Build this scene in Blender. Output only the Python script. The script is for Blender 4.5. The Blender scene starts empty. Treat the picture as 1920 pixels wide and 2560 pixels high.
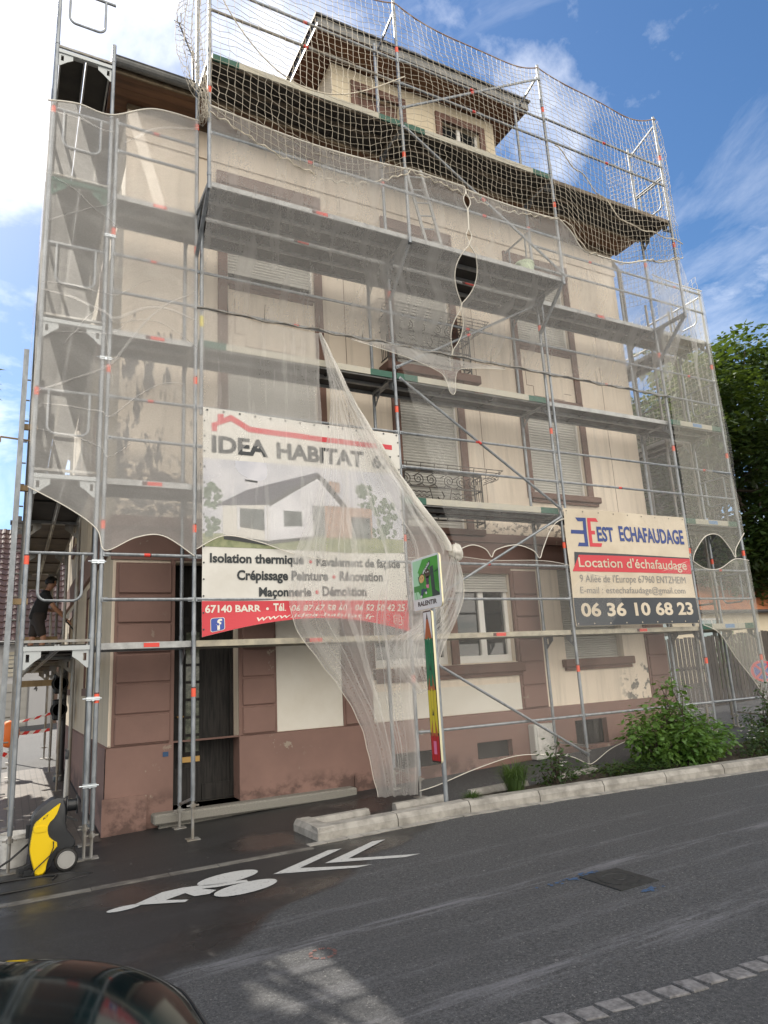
import bpy, bmesh, math, random
from mathutils import Vector, Matrix
from mathutils import noise as mnoise
random.seed(7)
R = math.radians
sc = bpy.context.scene
COL = sc.collection

# ------------------------------------------------------------------ camera
CAM = Vector((-1.9795, -8.8066, -0.5062))
pitch, roll, yaw = 0.2249, -0.0557, 0.4927
fwd = Vector((math.sin(yaw) * math.cos(pitch), math.cos(yaw) * math.cos(pitch), math.sin(pitch)))
r0 = Vector((math.cos(yaw), -math.sin(yaw), 0)); u0 = r0.cross(fwd)
rt = math.cos(roll) * r0 + math.sin(roll) * u0
up = -math.sin(roll) * r0 + math.cos(roll) * u0
cd = bpy.data.cameras.new('camera'); cam = bpy.data.objects.new('camera', cd); COL.objects.link(cam)
cam.matrix_world = Matrix(((rt.x, up.x, -fwd.x, CAM.x), (rt.y, up.y, -fwd.y, CAM.y), (rt.z, up.z, -fwd.z, CAM.z), (0, 0, 0, 1)))
cd.sensor_fit = 'AUTO'; cd.sensor_width = 36.0; cd.lens = 1747.11 / 2560 * 36
cd.clip_start = 0.05; cd.clip_end = 2000
sc.camera = cam

# ------------------------------------------------------------------ light
SUN_EL, SUN_AZ = R(47), math.atan2(-0.31, 0.95)      # azimuth measured from +Y towards +X
to_sun = Vector((math.sin(SUN_AZ) * math.cos(SUN_EL), math.cos(SUN_AZ) * math.cos(SUN_EL), math.sin(SUN_EL)))
sd = bpy.data.lights.new('sun', 'SUN'); sd.energy = 3.4; sd.angle = R(0.5); sd.color = (1.0, 0.93, 0.82)
so = bpy.data.objects.new('sun', sd); COL.objects.link(so)
so.rotation_euler = to_sun.to_track_quat('Z', 'Y').to_euler(); so.location = (-10, 20, 30)

world = bpy.data.worlds.new("World"); sc.world = world; world.use_nodes = True
nt = world.node_tree; nt.nodes.clear()
def N(t, **k):
    n = nt.nodes.new(t)
    for a, b in k.items(): setattr(n, a, b)
    return n
sky = N('ShaderNodeTexSky', sky_type='NISHITA'); sky.sun_disc = False
sky.sun_elevation = SUN_EL; sky.sun_rotation = SUN_AZ; sky.altitude = 200; sky.air_density = 1.0; sky.dust_density = 0.6; sky.ozone_density = 2.2
tc = N('ShaderNodeTexCoord')
sep = N('ShaderNodeSeparateXYZ'); nt.links.new(tc.outputs['Generated'], sep.inputs[0])
def mth(op, a, b=None, clamp=False):
    n = N('ShaderNodeMath', operation=op); n.use_clamp = clamp
    for i, v in enumerate((a, b)):
        if v is None: continue
        if isinstance(v, (int, float)): n.inputs[i].default_value = v
        else: nt.links.new(v, n.inputs[i])
    return n.outputs[0]
zz = mth('ADD', mth('MAXIMUM', sep.outputs['Z'], 0.0), 0.18)
comb = N('ShaderNodeCombineXYZ')
nt.links.new(mth('DIVIDE', sep.outputs['X'], zz), comb.inputs[0]); nt.links.new(mth('DIVIDE', sep.outputs['Y'], zz), comb.inputs[1])
n1 = N('ShaderNodeTexNoise'); n1.inputs['Scale'].default_value = 1.9; n1.inputs['Detail'].default_value = 9; n1.inputs['Roughness'].default_value = 0.60; n1.inputs['Distortion'].default_value = 0.25
mp = N('ShaderNodeMapping'); mp.inputs['Location'].default_value = (3.1, 1.7, 0); nt.links.new(comb.outputs[0], mp.inputs[0]); nt.links.new(mp.outputs[0], n1.inputs['Vector'])
# the bank of cloud stands around the sun (upper left), thin wisps elsewhere
dotn = N('ShaderNodeVectorMath', operation='DOT_PRODUCT'); nt.links.new(tc.outputs['Generated'], dotn.inputs[0])
cdir = Vector((math.sin(R(4)) * math.cos(R(47)), math.cos(R(4)) * math.cos(R(47)), math.sin(R(47))))
dotn.inputs[1].default_value = cdir
near = N('ShaderNodeMapRange'); near.inputs['From Min'].default_value = 0.955; near.inputs['From Max'].default_value = 0.985
near.inputs['To Min'].default_value = -0.03; near.inputs['To Max'].default_value = 0.10; nt.links.new(dotn.outputs['Value'], near.inputs['Value'])
cov = N('ShaderNodeMapRange'); cov.inputs['From Min'].default_value = 0.50; cov.inputs['From Max'].default_value = 0.80
back = N('ShaderNodeMapRange'); back.inputs['From Min'].default_value = 0.05; back.inputs['From Max'].default_value = -0.45   # unseen overcast added behind the camera to brighten the shaded facade
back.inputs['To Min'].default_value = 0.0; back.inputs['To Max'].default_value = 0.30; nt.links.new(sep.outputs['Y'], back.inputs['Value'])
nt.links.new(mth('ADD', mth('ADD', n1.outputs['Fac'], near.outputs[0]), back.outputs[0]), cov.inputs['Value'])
n2 = N('ShaderNodeTexNoise'); n2.inputs['Scale'].default_value = 2.1; n2.inputs['Detail'].default_value = 8; n2.inputs['Roughness'].default_value = 0.62; n2.inputs['Distortion'].default_value = 0.6
mp2 = N('ShaderNodeMapping'); mp2.inputs['Scale'].default_value = (1.0, .45, 1); mp2.inputs['Rotation'].default_value = (0, 0, R(35)); mp2.inputs['Location'].default_value = (.4, 2.2, 0); nt.links.new(comb.outputs[0], mp2.inputs[0]); nt.links.new(mp2.outputs[0], n2.inputs['Vector'])
wisp = N('ShaderNodeMapRange'); wisp.inputs['From Min'].default_value = 0.47; wisp.inputs['From Max'].default_value = 0.74; wisp.inputs['To Max'].default_value = 0.33; nt.links.new(n2.outputs['Fac'], wisp.inputs['Value'])
covall = mth('MAXIMUM', cov.outputs[0], wisp.outputs[0])
mixc = N('ShaderNodeMix', data_type='RGBA'); nt.links.new(covall, mixc.inputs['Factor'])
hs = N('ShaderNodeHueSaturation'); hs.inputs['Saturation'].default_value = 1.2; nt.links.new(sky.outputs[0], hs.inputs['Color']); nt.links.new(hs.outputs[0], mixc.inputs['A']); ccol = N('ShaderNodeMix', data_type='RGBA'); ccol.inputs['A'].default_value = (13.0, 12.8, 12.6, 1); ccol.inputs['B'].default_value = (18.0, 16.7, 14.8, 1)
bkf = N('ShaderNodeMapRange'); bkf.inputs['From Min'].default_value = 0.05; bkf.inputs['From Max'].default_value = -0.45; nt.links.new(sep.outputs['Y'], bkf.inputs['Value']); nt.links.new(bkf.outputs[0], ccol.inputs['Factor'])  # added overcast is brighter and warmer than the visible cloud, as facade fill
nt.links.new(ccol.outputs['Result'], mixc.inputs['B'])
bg = N('ShaderNodeBackground'); bg.inputs['Strength'].default_value = 0.06
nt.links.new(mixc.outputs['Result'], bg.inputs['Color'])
wo = N('ShaderNodeOutputWorld'); nt.links.new(bg.outputs[0], wo.inputs['Surface'])
vs = sc.view_settings
sc.display_settings.display_device = 'sRGB'; vs.view_transform = 'Standard'; vs.look = 'None'; vs.gamma = 1.0; vs.use_curve_mapping = False
vs.exposure = 1.43
sc.cycles.transparent_max_bounces = 40; sc.cycles.max_bounces = 7; sc.cycles.diffuse_bounces = 4; sc.cycles.glossy_bounces = 3
sc.cycles.use_denoising = True

# ------------------------------------------------------------------ ground height
def G(x, y):
    xx = max(-14.0, min(22.0, x))
    t = min(1.0, max(0.0, (y + 1.3) / 2.3))
    z = -2.29 + .035 * t + (.015 + .018 * t) * xx
    if y > 1: z += .026 * min(y - 1, 40) if x < 2 else .012 * min(y - 1, 40)
    return z

# ------------------------------------------------------------------ mesh collecting
class MB:
    def __init__(s): s.v = []; s.f = []; s.m = []; s.uv = None
    def add(s, vs, fs, mi=0):
        b = len(s.v); s.v.extend([tuple(p) for p in vs])
        for f in fs: s.f.append(tuple(b + i for i in f)); s.m.append(mi)
        return s
    def box(s, x0, x1, y0, y1, z0, z1, mi=0):
        v = [(x0, y0, z0), (x1, y0, z0), (x1, y1, z0), (x0, y1, z0), (x0, y0, z1), (x1, y0, z1), (x1, y1, z1), (x0, y1, z1)]
        return s.add(v, [(0, 3, 2, 1), (4, 5, 6, 7), (0, 1, 5, 4), (1, 2, 6, 5), (2, 3, 7, 6), (3, 0, 4, 7)], mi)
    def bbox(s, x0, x1, y0, y1, z0, z1, b=.01, mi=0):
        """box with chamfered long edges (all twelve), by shrinking each face"""
        X, Y, Z = (x0, x1), (y0, y1), (z0, z1); v = []; idx = {}
        for i in (0, 1):
            for j in (0, 1):
                for k in (0, 1):
                    dx = b if i == 0 else -b; dy = b if j == 0 else -b; dz = b if k == 0 else -b
                    idx[i, j, k, 0] = len(v); v.append((X[i], Y[j] + dy, Z[k] + dz))
                    idx[i, j, k, 1] = len(v); v.append((X[i] + dx, Y[j], Z[k] + dz))
                    idx[i, j, k, 2] = len(v); v.append((X[i] + dx, Y[j] + dy, Z[k]))
        f = []
        for i in (0, 1): f.append([idx[i, j, k, 0] for j, k in ((0, 0), (1, 0), (1, 1), (0, 1))])
        for j in (0, 1): f.append([idx[i, j, k, 1] for i, k in ((0, 0), (1, 0), (1, 1), (0, 1))])
        for k in (0, 1): f.append([idx[i, j, k, 2] for i, j in ((0, 0), (1, 0), (1, 1), (0, 1))])
        for j in (0, 1):
            for k in (0, 1): f.append([idx[0, j, k, 1], idx[1, j, k, 1], idx[1, j, k, 2], idx[0, j, k, 2]])
        for i in (0, 1):
            for k in (0, 1): f.append([idx[i, 0, k, 0], idx[i, 1, k, 0], idx[i, 1, k, 2], idx[i, 0, k, 2]])
        for i in (0, 1):
            for j in (0, 1): f.append([idx[i, j, 0, 0], idx[i, j, 1, 0], idx[i, j, 1, 1], idx[i, j, 0, 1]])
        for i in (0, 1):
            for j in (0, 1):
                for k in (0, 1): f.append([idx[i, j, k, 0], idx[i, j, k, 1], idx[i, j, k, 2]])
        return s.add(v, f, mi)
    def frame(s, p, q):
        d = (Vector(q) - Vector(p)); l = d.length; d.normalize()
        a = Vector((0, 0, 1)) if abs(d.z) < .95 else Vector((1, 0, 0))
        x = d.cross(a).normalized(); y = d.cross(x).normalized()
        return d, x, y, l
    def bar(s, p, q, w, h, mi=0):
        """rectangular bar; w across (horizontal), h along the up side"""
        d, x, y, l = s.frame(p, q); p = Vector(p); q = Vector(q)
        v = [e + x * (sx * w / 2) + y * (sy * h / 2) for e in (p, q) for sx, sy in ((-1, -1), (1, -1), (1, 1), (-1, 1))]
        return s.add(v, [(3, 2, 1, 0), (4, 5, 6, 7), (0, 1, 5, 4), (1, 2, 6, 5), (2, 3, 7, 6), (3, 0, 4, 7)], mi)
    def tube(s, p, q, r, n=8, r2=None, mi=0, cap=True):
        d, x, y, l = s.frame(p, q); p = Vector(p); q = Vector(q); r2 = r if r2 is None else r2
        v = []
        for e, rr in ((p, r), (q, r2)):
            for i in range(n):
                a = 2 * math.pi * i / n; v.append(e + x * (rr * math.cos(a)) + y * (rr * math.sin(a)))
        f = [(i, (i + 1) % n, n + (i + 1) % n, n + i) for i in range(n)]
        if cap: f += [tuple(range(n - 1, -1, -1)), tuple(range(n, 2 * n))]
        return s.add(v, f, mi)
    def path(s, pts, r, n=6, mi=0, closed=False):
        pts = [Vector(p) for p in pts]; m = len(pts); v = []; px = None
        for k, p in enumerate(pts):
            a = pts[(k - 1) % m] if (k or closed) else p; b = pts[(k + 1) % m] if (k < m - 1 or closed) else p
            d = (b - a)
            if d.length < 1e-9: d = Vector((0, 0, 1))
            d.normalize()
            if px is None:
                a0 = Vector((0, 0, 1)) if abs(d.z) < .9 else Vector((1, 0, 0)); px = d.cross(a0).normalized()
            px = (px - d * px.dot(d))
            if px.length < 1e-6: px = d.orthogonal()
            px.normalize(); py = d.cross(px)
            rr = r[k] if isinstance(r, (list, tuple)) else r
            for i in range(n):
                t = 2 * math.pi * i / n; v.append(p + px * (rr * math.cos(t)) + py * (rr * math.sin(t)))
        f = []
        for k in range(m if closed else m - 1):
            k2 = (k + 1) % m
            for i in range(n): f.append((k * n + i, k * n + (i + 1) % n, k2 * n + (i + 1) % n, k2 * n + i))
        if not closed: f += [tuple(range(n - 1, -1, -1)), tuple(range((m - 1) * n, m * n))]
        return s.add(v, f, mi)
    def prism(s, poly, ext, mi=0):
        """polygon of 3-D points pushed along ext"""
        n = len(poly); e = Vector(ext); v = [Vector(p) for p in poly] + [Vector(p) + e for p in poly]
        return s.add(v, [tuple(range(n)), tuple(range(2 * n - 1, n - 1, -1))] + [((i + 1) % n, i, n + i, n + (i + 1) % n) for i in range(n)], mi)
    def poly(s, pts, mi=0): return s.add(pts, [tuple(range(len(pts)))], mi)
    def lathe(s, prof, c, axis='Z', n=20, mi=0, cap=True):
        v = []; c = Vector(c)
        for r, h in prof:
            for i in range(n):
                a = 2 * math.pi * i / n; x, y = r * math.cos(a), r * math.sin(a)
                v.append(c + (Vector((x, y, h)) if axis == 'Z' else Vector((x, h, y)) if axis == 'Y' else Vector((h, x, y))))
        f = []
        for k in range(len(prof) - 1):
            for i in range(n): f.append((k * n + i, k * n + (i + 1) % n, (k + 1) * n + (i + 1) % n, (k + 1) * n + i))
        if cap: f += [tuple(range(n - 1, -1, -1)), tuple(range((len(prof) - 1) * n, len(prof) * n))]
        return s.add(v, f, mi)
    def grid(s, P, nu, nv, mi=0, uv=False):
        v = []; 
        if uv and s.uv is None: s.uv = {}
        b = len(s.v)
        for j in range(nv + 1):
            for i in range(nu + 1):
                p = P(i / nu, j / nv); v.append(p)
                if uv: s.uv[b + len(v) - 1] = (i / nu, j / nv)
        f = [(j * (nu + 1) + i, j * (nu + 1) + i + 1, (j + 1) * (nu + 1) + i + 1, (j + 1) * (nu + 1) + i) for j in range(nv) for i in range(nu)]
        return s.add(v, f, mi)

def put(o, label=None, cat=None, group=None, kind=None):
    if label: o['label'] = label
    if cat: o['category'] = cat
    if group: o['group'] = group
    if kind: o['kind'] = kind
    return o
def thing(name, label, cat, loc=(0, 0, 0), group=None):
    o = bpy.data.objects.new(name, None); o.empty_display_size = .2; COL.objects.link(o); o.location = loc
    o['_l'] = tuple(loc)
    return put(o, label, cat, group)
def base(o):
    p = Vector((0, 0, 0))
    while o is not None: p += Vector(o.location); o = o.parent
    return p
def build(name, mb, mats, parent=None, smooth=False, label=None, cat=None, group=None, kind=None, origin=None):
    """link the collected faces as ONE mesh object; its coordinates are given in the world and moved to its parent's"""
    me = bpy.data.meshes.new(name)
    off = base(parent) if parent is not None else (Vector(origin) if origin else Vector((0, 0, 0)))
    me.from_pydata([(x - off.x, y - off.y, z - off.z) for x, y, z in mb.v], [], mb.f)
    mats = mats if isinstance(mats, (list, tuple)) else [mats]
    for m in mats: me.materials.append(m)
    me.polygons.foreach_set('material_index', mb.m)
    if smooth: me.polygons.foreach_set('use_smooth', [True] * len(mb.f))
    if mb.uv is not None:
        uvl = me.uv_layers.new(name='UVMap'); d = uvl.data
        for lp in me.loops:
            d[lp.index].uv = mb.uv.get(lp.vertex_index, (0, 0))
    me.update()
    o = bpy.data.objects.new(name, me); COL.objects.link(o)
    if parent is not None: o.parent = parent
    elif origin: o.location = origin
    return put(o, label, cat, group, kind)
def autosmooth(o, ang=40):
    me = o.data; me.polygons.foreach_set('use_smooth', [True] * len(me.polygons))
    bm = bmesh.new(); bm.from_mesh(me)
    for e in bm.edges:
        if len(e.link_faces) == 2 and e.link_faces[0].normal.angle(e.link_faces[1].normal, 0) > R(ang): e.smooth = False
    bm.to_mesh(me); bm.free(); return o

_tcache = {}
def text2d(s, bold=0.0, shear=0.0):
    """outline of a line of text as flat faces, scaled to a unit box: x 0..1, y 0..1 over its own bounding box"""
    k = (s, bold, shear)
    if k in _tcache: return _tcache[k]
    cu = bpy.data.curves.new('t', 'FONT'); cu.body = s; cu.offset = bold; cu.shear = shear; cu.resolution_u = 3
    ob = bpy.data.objects.new('t', cu); COL.objects.link(ob)
    dg = bpy.context.evaluated_depsgraph_get(); ev = ob.evaluated_get(dg); me = ev.to_mesh()
    vs_ = [(v.co.x, v.co.y) for v in me.vertices]; fs_ = [tuple(p.vertices) for p in me.polygons]
    ev.to_mesh_clear(); bpy.data.objects.remove(ob); bpy.data.curves.remove(cu)
    x0 = min(a for a, b in vs_); x1 = max(a for a, b in vs_); y0 = min(b for a, b in vs_); y1 = max(b for a, b in vs_)
    _tcache[k] = ([((a - x0) / (x1 - x0), (b - y0) / (y1 - y0)) for a, b in vs_], fs_)
    return _tcache[k]
def text(mb, s, P, x0, x1, y0, y1, mi, bold=0.0, shear=0.0):
    """text stretched into the box x0..x1, y0..y1 of the surface P(x, y)"""
    v, f = text2d(s, bold, shear)
    mb.add([P(x0 + a * (x1 - x0), y0 + b * (y1 - y0)) for a, b in v], f, mi)
# ------------------------------------------------------------------ materials
def newmat(name):
    m = bpy.data.materials.new(name); m.use_nodes = True
    t = m.node_tree; return m, t, t.nodes['Principled BSDF'], t.nodes['Material Output']
class NT:
    def __init__(s, t): s.t = t
    def n(s, ty, **k):
        x = s.t.nodes.new(ty)
        for a, b in k.items(): setattr(x, a, b)
        return x
    def l(s, a, b): s.t.links.new(a, b)
    def val(s, inp, v):
        if isinstance(v, (int, float, tuple)): inp.default_value = v
        else: s.l(v, inp)
    def math(s, op, a, b=0.0, clamp=False):
        x = s.n('ShaderNodeMath', operation=op); x.use_clamp = clamp
        s.val(x.inputs[0], a); s.val(x.inputs[1], b); return x.outputs[0]
    def mix(s, f, a, b):
        x = s.n('ShaderNodeMix', data_type='RGBA'); s.val(x.inputs['Factor'], f)
        s.val(x.inputs['A'], a if not isinstance(a, tuple) else (*a[:3], 1)); s.val(x.inputs['B'], b if not isinstance(b, tuple) else (*b[:3], 1)); return x.outputs['Result']
    def pos(s): return s.n('ShaderNodeNewGeometry').outputs['Position']
    def noise(s, vec, scale, detail=4, rough=.55, sx=1, sy=1, sz=1, off=(0, 0, 0)):
        m = s.n('ShaderNodeMapping'); m.inputs['Scale'].default_value = (sx, sy, sz); m.inputs['Location'].default_value = off; s.l(vec, m.inputs[0])
        x = s.n('ShaderNodeTexNoise'); x.inputs['Scale'].default_value = scale; x.inputs['Detail'].default_value = detail; x.inputs['Roughness'].default_value = rough
        s.l(m.outputs[0], x.inputs['Vector']); return x.outputs['Fac']
    def ramp(s, v, a, b, lo=0.0, hi=1.0):
        x = s.n('ShaderNodeMapRange'); s.val(x.inputs['Value'], v); x.inputs['From Min'].default_value = a; x.inputs['From Max'].default_value = b
        x.inputs['To Min'].default_value = lo; x.inputs['To Max'].default_value = hi; return x.outputs[0]
    def bump(s, p, h, strength=.3, dist=.01):
        x = s.n('ShaderNodeBump'); x.inputs['Strength'].default_value = strength; x.inputs['Distance'].default_value = dist
        s.l(h, x.inputs['Height']); s.l(x.outputs[0], p.inputs['Normal'])
def plain(name, col, rough=.6, metal=0.0, col2=None, scale=6, lo=.42, hi=.62, bump=0, bscale=None, bdist=.004, stretch=(1, 1, 1), spec=None, coat=0):
    m, t, p, o = newmat(name); q = NT(t)
    p.inputs['Roughness'].default_value = rough; p.inputs['Metallic'].default_value = metal
    if spec is not None: p.inputs['Specular IOR Level'].default_value = spec
    if coat: p.inputs['Coat Weight'].default_value = coat; p.inputs['Coat Roughness'].default_value = .03
    if col2 is None: p.inputs['Base Color'].default_value = (*col, 1)
    else:
        f = q.ramp(q.noise(q.pos(), scale, 6, .6, *stretch), lo, hi); q.l(q.mix(f, col, col2), p.inputs['Base Color'])
    if bump: q.bump(p, q.noise(q.pos(), bscale or scale * 4, 5, .6), bump, bdist)
    return m

M = {}
M['galv'] = plain('galvanised_steel', (.32, .345, .37), .48, .65, (.18, .195, .21), 14, .35, .7, .15, 60, .002, (1, 1, .35))
M['galv_old'] = plain('weathered_steel', (.30, .30, .29), .6, .55, (.20, .17, .13), 9, .4, .7, .2, 60, .002, (1, 1, .4))
M['alu'] = plain('aluminium', (.40, .41, .41), .5, .4, (.28, .285, .285), 8, .4, .65, 0)
M['alu_cream'] = plain('dusty_aluminium', (.44, .40, .31), .55, .2, (.29, .27, .22), 6, .4, .65, 0)
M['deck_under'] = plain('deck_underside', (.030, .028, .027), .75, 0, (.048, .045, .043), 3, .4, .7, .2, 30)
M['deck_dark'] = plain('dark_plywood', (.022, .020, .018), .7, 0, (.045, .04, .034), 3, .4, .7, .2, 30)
M['deck_wood'] = plain('plywood_underside', (.16, .125, .085), .7, 0, (.10, .08, .06), 4, .4, .65, .2, 30)
M['deck_top'] = plain('deck_top', (.18, .16, .13), .8, 0, (.10, .09, .08), 5)
M['green'] = plain('green_paint', (.012, .085, .055), .55, 0, (.06, .12, .10), 18, .55, .75)
M['toe_white'] = plain('pale_toe_board', (.42, .40, .33), .6, 0, (.36, .35, .31), 7, .5, .7)
M['red'] = plain('red_sticker', (.62, .05, .035), .45)
M['orange'] = plain('orange_band', (.75, .10, .05), .5)
M['dark_red'] = plain('dark_label', (.08, .03, .03), .5)
M['yellow'] = plain('yellow_tag', (.65, .55, .03), .5)
M['blue_label'] = plain('blue_label', (.10, .22, .42), .5)
M['zinc'] = plain('bright_zinc', (.55, .60, .64), .3, .8)
M['white_gal'] = plain('pale_gusset_steel', (.40, .43, .44), .45, .35, (.40, .42, .43), 12)
M['wood'] = plain('raw_timber', (.34, .24, .12), .7, 0, (.22, .15, .08), 5, .4, .65, .2, 40, .003, (1, 1, .2))
M['eave'] = plain('eaves_boards', (.17, .082, .040), .65, 0, (.075, .037, .020), 2.2, .35, .7, .25, 30, .004, (.4, 3, 1))
M['eave_rail'] = plain('weathered_timber', (.20, .155, .10), .75, 0, (.11, .08, .05), 5, .4, .6)
M['zincgutter'] = plain('grey_gutter', (.11, .115, .115), .45, .3, (.17, .17, .165), 4)
M['slate'] = plain('dark_roof_edge', (.028, .028, .032), .6, 0, (.05, .05, .05), 8)
M['roof_tile'] = plain('dull_roof_tile', (.12, .055, .04), .7, 0, (.07, .035, .03), 5)
M['shutter'] = plain('shutter_slats', (.50, .49, .45), .5, 0, (.43, .42, .385), 1.2, .4, .6)
M['window_white'] = plain('white_window_frame', (.74, .73, .69), .4)
M['glass'] = plain('window_glass', (.015, .018, .02), .04, 0, spec=.8)
M['panel_white'] = plain('white_render', (.70, .67, .60), .8, 0, (.63, .59, .51), 1.2, .4, .65, .3, 60, .004)
M['pipe'] = plain('grey_downpipe', (.13, .125, .115), .5, .2)
M['iron'] = plain('wrought_iron', (.06, .058, .055), .55, .3, (.14, .11, .08), 12, .5, .7)
M['door'] = plain('dark_door', (.008, .0075, .007), .8, 0, (.025, .022, .02), 6, .4, .6, .2, 25, .003, (6, 6, .5))
M['door_glass'] = plain('patterned_door_glass', (.07, .08, .06), .12, 0, (.15, .16, .12), 16, .45, .6)
M['brass'] = plain('brass', (.45, .28, .10), .35, .8)
M['granite'] = plain('speckled_granite', (.26, .25, .22), .8, 0, (.15, .145, .13), 110, .42, .58, .3, 150)
M['kerb'] = plain('concrete_kerb', (.34, .325, .295), .85, 0, (.20, .19, .17), 5.5, .4, .65, .35, 120, .004)
M['soil'] = plain('planting_soil', (.055, .042, .03), .95, 0, (.03, .024, .018), 9, .4, .6, .9, 40, .03)
M['marking'] = plain('road_marking_paint', (.46, .465, .45), .7, 0, (.16, .16, .16), 34, .57, .74)
M['cobble'] = plain('granite_sett', (.20, .195, .195), .8, 0, (.095, .092, .092), 22, .4, .65, .5, 60, .008)
M['rubber'] = plain('black_rubber', (.012, .012, .012), .55)
M['black_plastic'] = plain('black_plastic', (.017, .019, .022), .38)
M['yellow_plastic'] = plain('yellow_plastic', (.72, .50, .006), .32)
M['grey_plastic'] = plain('grey_plastic', (.30, .30, .29), .4)
M['white_plastic'] = plain('white_plastic', (.62, .61, .58), .5, 0, (.45, .44, .41), 6)
M['box_grey'] = plain('pale_grey_cabinet', (.52, .52, .49), .6)
M['rope'] = plain('net_cord', (.66, .60, .49), .8, 0, (.52, .47, .38), 9)
M['rope_brown'] = plain('brown_rope', (.30, .20, .14), .8)
M['hem'] = plain('net_hem', (.66, .63, .56), .8)
M['skin'] = plain('skin', (.42, .22, .14), .55)
M['hair'] = plain('dark_hair', (.012, .010, .009), .6)
M['tshirt'] = plain('black_tshirt', (.018, .018, .020), .85)
M['shorts'] = plain('dark_shorts', (.035, .028, .026), .85)
M['shoe'] = plain('work_shoes', (.03, .025, .02), .7)
M['fence'] = plain('dark_fence_boards', (.060, .050, .042), .8, 0, (.034, .030, .027), 3, .4, .6, .2, 40, .003, (1, 1, .3))
M['cream'] = plain('cream_render', (.66, .58, .43), .85, 0, (.60, .52, .38), 1, .4, .6)
M['house_white'] = plain('white_house_wall', (.40, .41, .43), .85)
M['bark'] = plain('bark', (.075, .058, .042), .9, 0, (.04, .03, .022), 8, .4, .6, .6, 30, .02, (1, 1, .3))
M['tape_white'] = plain('tape_white', (.75, .73, .70), .5)
M['tape_red'] = plain('tape_red', (.62, .03, .025), .5)
M['orange_bag'] = plain('orange_sack', (.75, .17, .03), .6)
M['lime_plastic'] = plain('pale_green_bucket', (.50, .60, .40), .45)
M['sett_wet'] = plain('wet_kerb_stone', (.17, .165, .15), .5, 0, (.085, .08, .074), 5, .4, .6, .3, 60)
M['manhole'] = plain('cast_iron_cover', (.022, .024, .024), .6, .3, (.04, .042, .042), 30)
M['spray_blue'] = plain('blue_spray_paint', (.04, .085, .17), .85)
M['spray_pink'] = plain('pink_spray_paint', (.16, .075, .065), .85)

# house plaster: cream, grimed and flaking towards the left corner and under ledges
def plaster(name, col, col2, stain=True):
    m, t, p, o = newmat(name); q = NT(t); pos = q.pos(); p.inputs['Roughness'].default_value = .88
    c = q.mix(q.ramp(q.noise(pos, .7, 5, .6), .35, .7), col, col2)
    c = q.mix(q.ramp(q.noise(pos, 1.6, 6, .65, 4, 4, .25), .48, .76, 0, .62), c, tuple(x * .58 for x in col2))          # rain streaks
    sepn = q.n('ShaderNodeSeparateXYZ'); q.l(pos, sepn.inputs[0]); X, Z = sepn.outputs['X'], sepn.outputs['Z']
    if stain:
        zone = q.math('MULTIPLY', q.ramp(X, .75, -.45), q.math('MULTIPLY', q.ramp(Z, 5.1, 4.2), q.ramp(Z, 1.6, 2.2)))
        sp = q.noise(pos, 3.0, 9, .72, 2.3, 2.3, .55)
        f = q.math('MULTIPLY', q.ramp(q.math('ADD', sp, q.math('MULTIPLY', zone, .15)), .655, .70), q.ramp(zone, .02, .25), True)
        c = q.mix(f, c, (.11, .105, .105))
        zone2 = q.math('MULTIPLY', q.ramp(X, .9, .2), q.math('MULTIPLY', q.ramp(Z, 2.75, 2.5), q.ramp(Z, 1.7, 1.8)))
        f = q.math('MULTIPLY', q.ramp(q.noise(pos, 2.2, 9, .75, 1, 1, 1.4), .47, .52), zone2, True)
        c = q.mix(f, c, (.17, .165, .16))
        # bare render by the right-hand corner at the foot of the wall and along the belt
        zone3 = q.math('MULTIPLY', q.ramp(X, 8.0, 8.75), q.math('MULTIPLY', q.ramp(Z, -.55, -.85), q.ramp(X, 9.4, 8.9)))
        f = q.math('MULTIPLY', q.ramp(q.noise(pos, 4.5, 6, .6), .53, .57), q.ramp(zone3, .05, .4), True)
        c = q.mix(f, c, (.20, .19, .17))
        zone4 = q.math('MULTIPLY', q.math('MULTIPLY', q.ramp(Z, 2.12, 1.9), q.ramp(Z, 1.70, 1.76)), q.ramp(X, 5.0, 5.3))
        f = q.math('MULTIPLY', q.ramp(q.noise(pos, 9, 7, .7, 1, 1, 1.5), .52, .57), q.ramp(zone4, .1, .5), True)
        c = q.mix(f, c, (.24, .21, .18))
    q.l(c, p.inputs['Base Color']); q.bump(p, q.noise(pos, 90, 4, .6), .25, .004); return m
M['plaster'] = plaster('cream_plaster', (.77, .675, .555), (.68, .585, .475))
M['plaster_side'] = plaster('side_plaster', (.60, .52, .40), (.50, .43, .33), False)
def brown(name, col, col2):
    m, t, p, o = newmat(name); q = NT(t); pos = q.pos(); p.inputs['Roughness'].default_value = .82
    c = q.mix(q.ramp(q.noise(pos, 1.4, 5, .6), .35, .7), col, col2)
    f = q.math('MULTIPLY', q.ramp(q.noise(pos, 5.5, 8, .66), .63, .655), q.ramp(q.noise(pos, .8, 3, .5, off=(3, 0, 1)), .50, .58), True)
    c = q.mix(f, c, (.30, .25, .20))                                                              # flaked paint
    sepn = q.n('ShaderNodeSeparateXYZ'); q.l(pos, sepn.inputs[0])
    damp = q.math('MULTIPLY', q.ramp(sepn.outputs['Z'], -1.78, -1.98), q.ramp(q.noise(pos, 1.5, 6, .65, 1, 1, 1.2), .46, .54), True)
    c = q.mix(damp, c, tuple(x * .55 for x in col2))                                               # rising damp
    q.l(c, p.inputs['Base Color']); q.bump(p, q.noise(pos, 70, 4, .6), .25, .004); return m
M['brown'] = brown('brown_painted_stone', (.235, .142, .118), (.19, .115, .096))
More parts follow.
